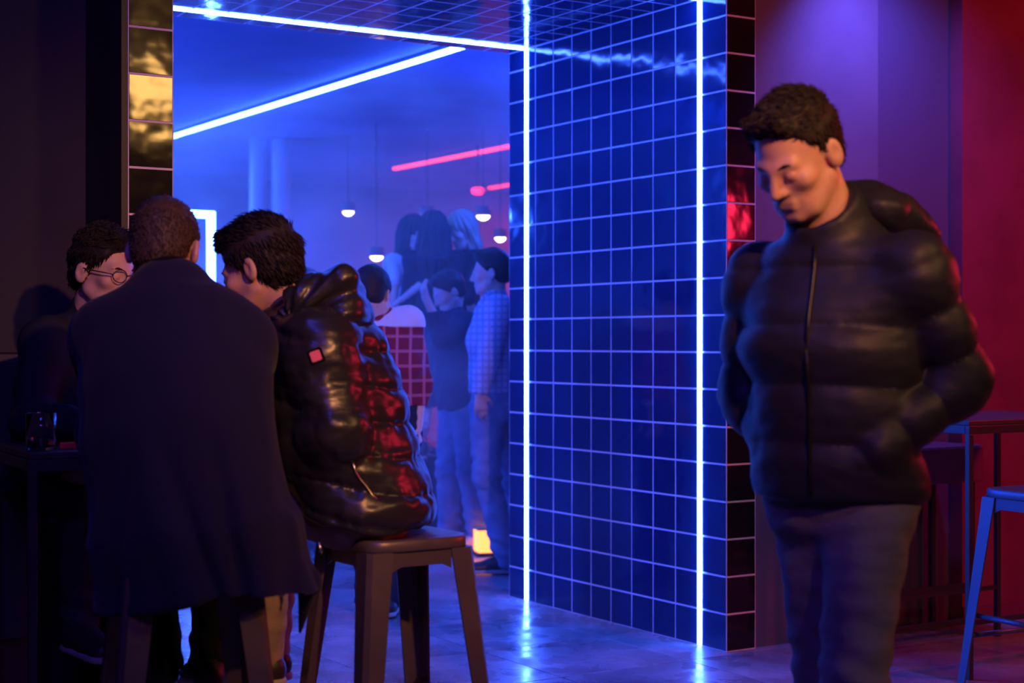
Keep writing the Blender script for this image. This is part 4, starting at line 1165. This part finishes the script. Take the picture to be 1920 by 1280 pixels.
# ---- people in the club room
hF = .0085
def far_person(label, Hc, F, top, legs, skin, hairm, shoes, z0=0.0, fem=False, over=None, headF=None, hpitch=10, hands=None, hem=None, i=.018, stride=.06, lean=0.0, cuff=.92, name='shirt', longhair=None, sl=.014, skirt=None, hair_kw=None):
    B, og = stand(Hc, F, z0, fem, stride, lean, over, headF, hpitch)
    B.hands = hands if hands is not None else {'L': ((0.05, 0, -1), B.R, .5), 'R': ((0.05, 0, -1), -B.R, .5)}
    o = B.skin(.007, 'person', og, skin, label, group='guests in the club room')
    J = B.J
    if top is not None: shirt(B, hF, top, o, og, i=i, hem=hem if hem is not None else J['pel'][2] - .04, cuff=cuff, name=name, sl=sl, collar=not fem)
    if legs is not None: trousers(B, hF, legs, o, og, z0=z0, taper=fem, i=.004 if fem else .016)
    if shoes is not None:
        for sd in 'LR': shoe('', J['an' + sd], J['toe' + sd], shoes, o, og, .008)
    H = B.H
    kw = dict(thick=.013, quiff=.02, low=-.06, seed=int(abs(Hc[0]) * 100))
    kw.update(hair_kw or {})
    if longhair is None: short_hair(H, .006, o, og, hairm, **kw)
    else:
        ln, sway = longhair
        fd = Field(H.c - vec(.25, .25, ln + .15), H.c + vec(.25, .25, .2), .0075); s = H.s
        fd.ell(H.p(0, -.016, .042), (.092 * s, .112 * s, .102 * s), H.M, 0)
        dn = vec(0, 0, -1)
        b0 = H.p(0, -.045, -.02); b1 = b0 + dn * ln * .5 - B.F * .05 + A3(sway) * .5; b2 = b0 + dn * ln - B.F * .03 + A3(sway)
        fd.econe(b0, b1, (.085, .065), (.105, .055), B.R, .04); fd.econe(b1, b2, (.105, .055), (.07, .03), B.R, .04)
        for g in (-1, 1):
            fd.cone(H.p(g * .075, -.01, .02), H.p(g * .085, -.005, -.11), .028, .030, .03); fd.cone(H.p(g * .085, -.005, -.11), b1 + B.R * g * .05, .03, .04, .03)
        fd.ell(H.p(0, .085, -.035), (.058 * s, .070 * s, .092 * s), H.M, .01, 'sub')
        def lock(V):
            d = V - H.c; a = np.arctan2(d @ H.R, -(d @ H.F))
            return .006 * np.sin(a * 14 + 9 * d[:, 2]) + .004 * np.sin(a * 27 - 14 * d[:, 2])
        part('hair', fd, hairm, o, og, lock)
    if skirt is not None:
        m, z1 = skirt
        fd = Field(J['pel'] - vec(.3, .3, .6), J['pel'] + vec(.3, .3, .2), hF)
        fd.econe(J['pel'] + vec(0, 0, .10), J['pel'], (.135 * B.s, .10 * B.s), (.175 * B.s, .125 * B.s), B.R, .03)
        fd.econe(J['pel'], vec(J['pel'][0], J['pel'][1], z1), (.175 * B.s, .125 * B.s), (.185 * B.s, .145 * B.s), B.R, .03, cap=.02)
        fd.cut((0, 0, z1), (0, 0, -1))
        part('skirt', fd, m, o, og, noise_disp(10, .008, (1, 1, .3), 2.0))
    return o, B, og

# plaid shirt, back to the camera, in the passage
o, B, og = far_person('man in a red plaid shirt with pale shoulders, back turned, in the passage', PX(697, 553, 7.25), (.22, .97, 0), M_PLAID, M_DENIMD, M_SKIN2, M_HAIRD, M_SHOED,
    over=dict(pel=PX(724, 802, 7.30), chest=PX(726, 690, 7.30), neck=PX(712, 588, 7.29), shL=PX(655, 606, 7.28), shR=PX(765, 602, 7.34), elR=PX(788, 715, 7.32), wrR=PX(784, 795, 7.26), elL=PX(640, 715, 7.28), wrL=PX(650, 790, 7.2),
              hipL=PX(692, 815, 7.3), hipR=PX(752, 815, 7.3), knL=PX(690, 985, 7.28), knR=PX(735, 985, 7.3), anL=PX(692, 1118, 7.28), anR=PX(728, 1118, 7.28), toeL=PX(690, 1134, 7.42), toeR=PX(733, 1134, 7.42)),
    hpitch=18, hem=PX(0, 762, 7.3)[2], cuff=.55, hair_kw=dict(thick=.014))
sh = [c for c in o.children if c.name.startswith('shirt')][0]
fy = Field(B.J['neck'] - .32, B.J['neck'] + .30, .0075)
B.torso(fy, .0235, .05)
for sd in 'LR': B.arm(fy, sd, .019, .03)
fy.cut((0, 0, PX(0, 614, 7.3)[2]), (0, 0, -1)); fy.cut(B.J['neck'] + (B.H.c - B.J['neck']) * .30, unit(B.H.c - B.J['neck']))
yk = part('yoke', fy, M_WHITECLOTH, o, og); yk['label'] = 'pale yoke across the shoulders'

# dark jacket, hand to his forehead
far_person('man in a dark jacket and washed jeans holding a hand to his forehead', PX(842, 548, 9.6), (-.80, -.45, 0), M_DENIMD, M_JEANB, M_SKIN2, M_HAIRD, M_SHOEW,
    over=dict(elL=PX(832, 632, 9.25), wrL=PX(802, 566, 9.28)), headF=(-.93, -.35, 0), hpitch=28, i=.034, sl=.028, name='jacket', lean=.06,
    hands={'L': ((-.35, .25, 1), (.8, .6, .2), .5), 'R': ((-.2, 0, -1), (.5, .8, 0), .5)}, hem=PX(0, 768, 9.6)[2], stride=.05)
# pale checked shirt, cut off by the jamb
far_person('man in a pale checked shirt standing beside the passage edge, facing left', PX(921, 512, 8.62), (-.96, -.12, 0), M_CHECK, M_JEANB, M_SKIN2, M_HAIRD, M_SHOED,
    over=dict(elL=PX(918, 660, 8.40), wrL=PX(900, 735, 8.38), hipL=PX(915, 765, 8.55), knL=PX(912, 890, 8.52), anL=PX(950, 1044, 8.6), toeL=PX(905, 1062, 8.58), hipR=PX(938, 765, 8.72), knR=PX(958, 900, 8.75), anR=PX(990, 1040, 8.8), toeR=PX(945, 1055, 8.78)), headF=(-.98, .05, 0), hpitch=4, i=.030, sl=.024, hem=PX(0, 735, 8.6)[2], stride=-.10)
# three women on the podium
far_person('woman in a sleeveless white top on the podium, face turned sideways', PX(776, 440, 10.55), (.35, -.93, 0), M_WHITECLOTH, None, M_SKIN2, M_HAIRD, M_SHOED, z0=.505, fem=True, headF=(.75, -.6, 0),
    over=dict(elR=PX(742, 530, 10.35), wrR=PX(738, 575, 10.25)), cuff=.01, i=.010, sl=.004, longhair=(.30, (.02, .04, 0)), skirt=(M_BLACKCLOTH, 1.05), stride=.02)
far_person('woman with long black hair and black dress, back turned on the podium', PX(813, 434, 10.25), (-.15, .98, 0), M_BLACKCLOTH, None, M_SKIN2, M_HAIRD, M_SHOED, z0=.505, fem=True,
    cuff=.5, i=.012, sl=.008, longhair=(.34, (0, -.03, 0)), skirt=(M_BLACKCLOTH, .90), stride=.02)
far_person('woman with long light hair leaning and reaching down from the podium', PX(866, 432, 10.35), (-.75, -.62, 0), M_BLACKCLOTH, None, M_SKIN2, M_HAIRL, M_SHOED, z0=.505, fem=True, hpitch=25,
    over=dict(elR=PX(800, 525, 10.2), wrR=PX(752, 562, 9.98), elL=PX(880, 560, 10.1)), hands={'R': ((-.7, -.3, -.5), (0, 0, -1), .5), 'L': ((0, 0, -1), (.5, .5, 0), .5)},
    cuff=.01, i=.008, sl=.003, longhair=(.36, (-.03, -.05, 0)), skirt=(M_BLACKCLOTH, .95), stride=.02)
# guest mostly hidden behind the puffer jacket
far_person('guest in white far behind the hood of the puffer jacket', PX(566, 545, 9.0), (.3, -.95, 0), M_WHITECLOTH, M_DENIMD, M_SKIN2, M_HAIRD, M_SHOED, headF=(.7, -.6, 0))

# ------------------------------------------------------------------ haze in the club room
hz = pbox('haze', -5.45, 6.35, T_DEP + 0.01, 10.38, 0.02, CEIL_C - 0.05, None)
hm = bpy.data.materials.new('club_haze'); hm.use_nodes = True
nt = hm.node_tree; nt.nodes.remove(nt.nodes['Principled BSDF'])
vs_ = nt.nodes.new('ShaderNodeVolumeScatter'); vs_.inputs['Color'].default_value = (0.95, 0.95, 1, 1)
vs_.inputs['Density'].default_value = 0.11; vs_.inputs['Anisotropy'].default_value = 0.2
tcv = nt.nodes.new('ShaderNodeTexCoord'); nzv = nt.nodes.new('ShaderNodeTexNoise')
nzv.inputs['Scale'].default_value = 1.0; nzv.inputs['Detail'].default_value = 3.0; nzv.inputs['Distortion'].default_value = 0.7
mpv = nt.nodes.new('ShaderNodeMapping'); mpv.inputs['Scale'].default_value = (1, 1, 1.6)
nt.links.new(tcv.outputs['Object'], mpv.inputs['Vector']); nt.links.new(mpv.outputs['Vector'], nzv.inputs['Vector'])
rgv = nt.nodes.new('ShaderNodeMapRange'); rgv.inputs['From Min'].default_value = 0.40; rgv.inputs['From Max'].default_value = 0.64
rgv.inputs['To Min'].default_value = 0.006; rgv.inputs['To Max'].default_value = 0.17
nt.links.new(nzv.outputs['Fac'], rgv.inputs['Value']); nt.links.new(rgv.outputs['Result'], vs_.inputs['Density'])
nt.links.new(vs_.outputs[0], nt.nodes['Material Output'].inputs['Volume'])
hz.data.materials.clear(); hz.data.materials.append(hm)
hz['kind'] = 'stuff'; tag(hz, 'blue stage haze hanging in the club room', 'haze')
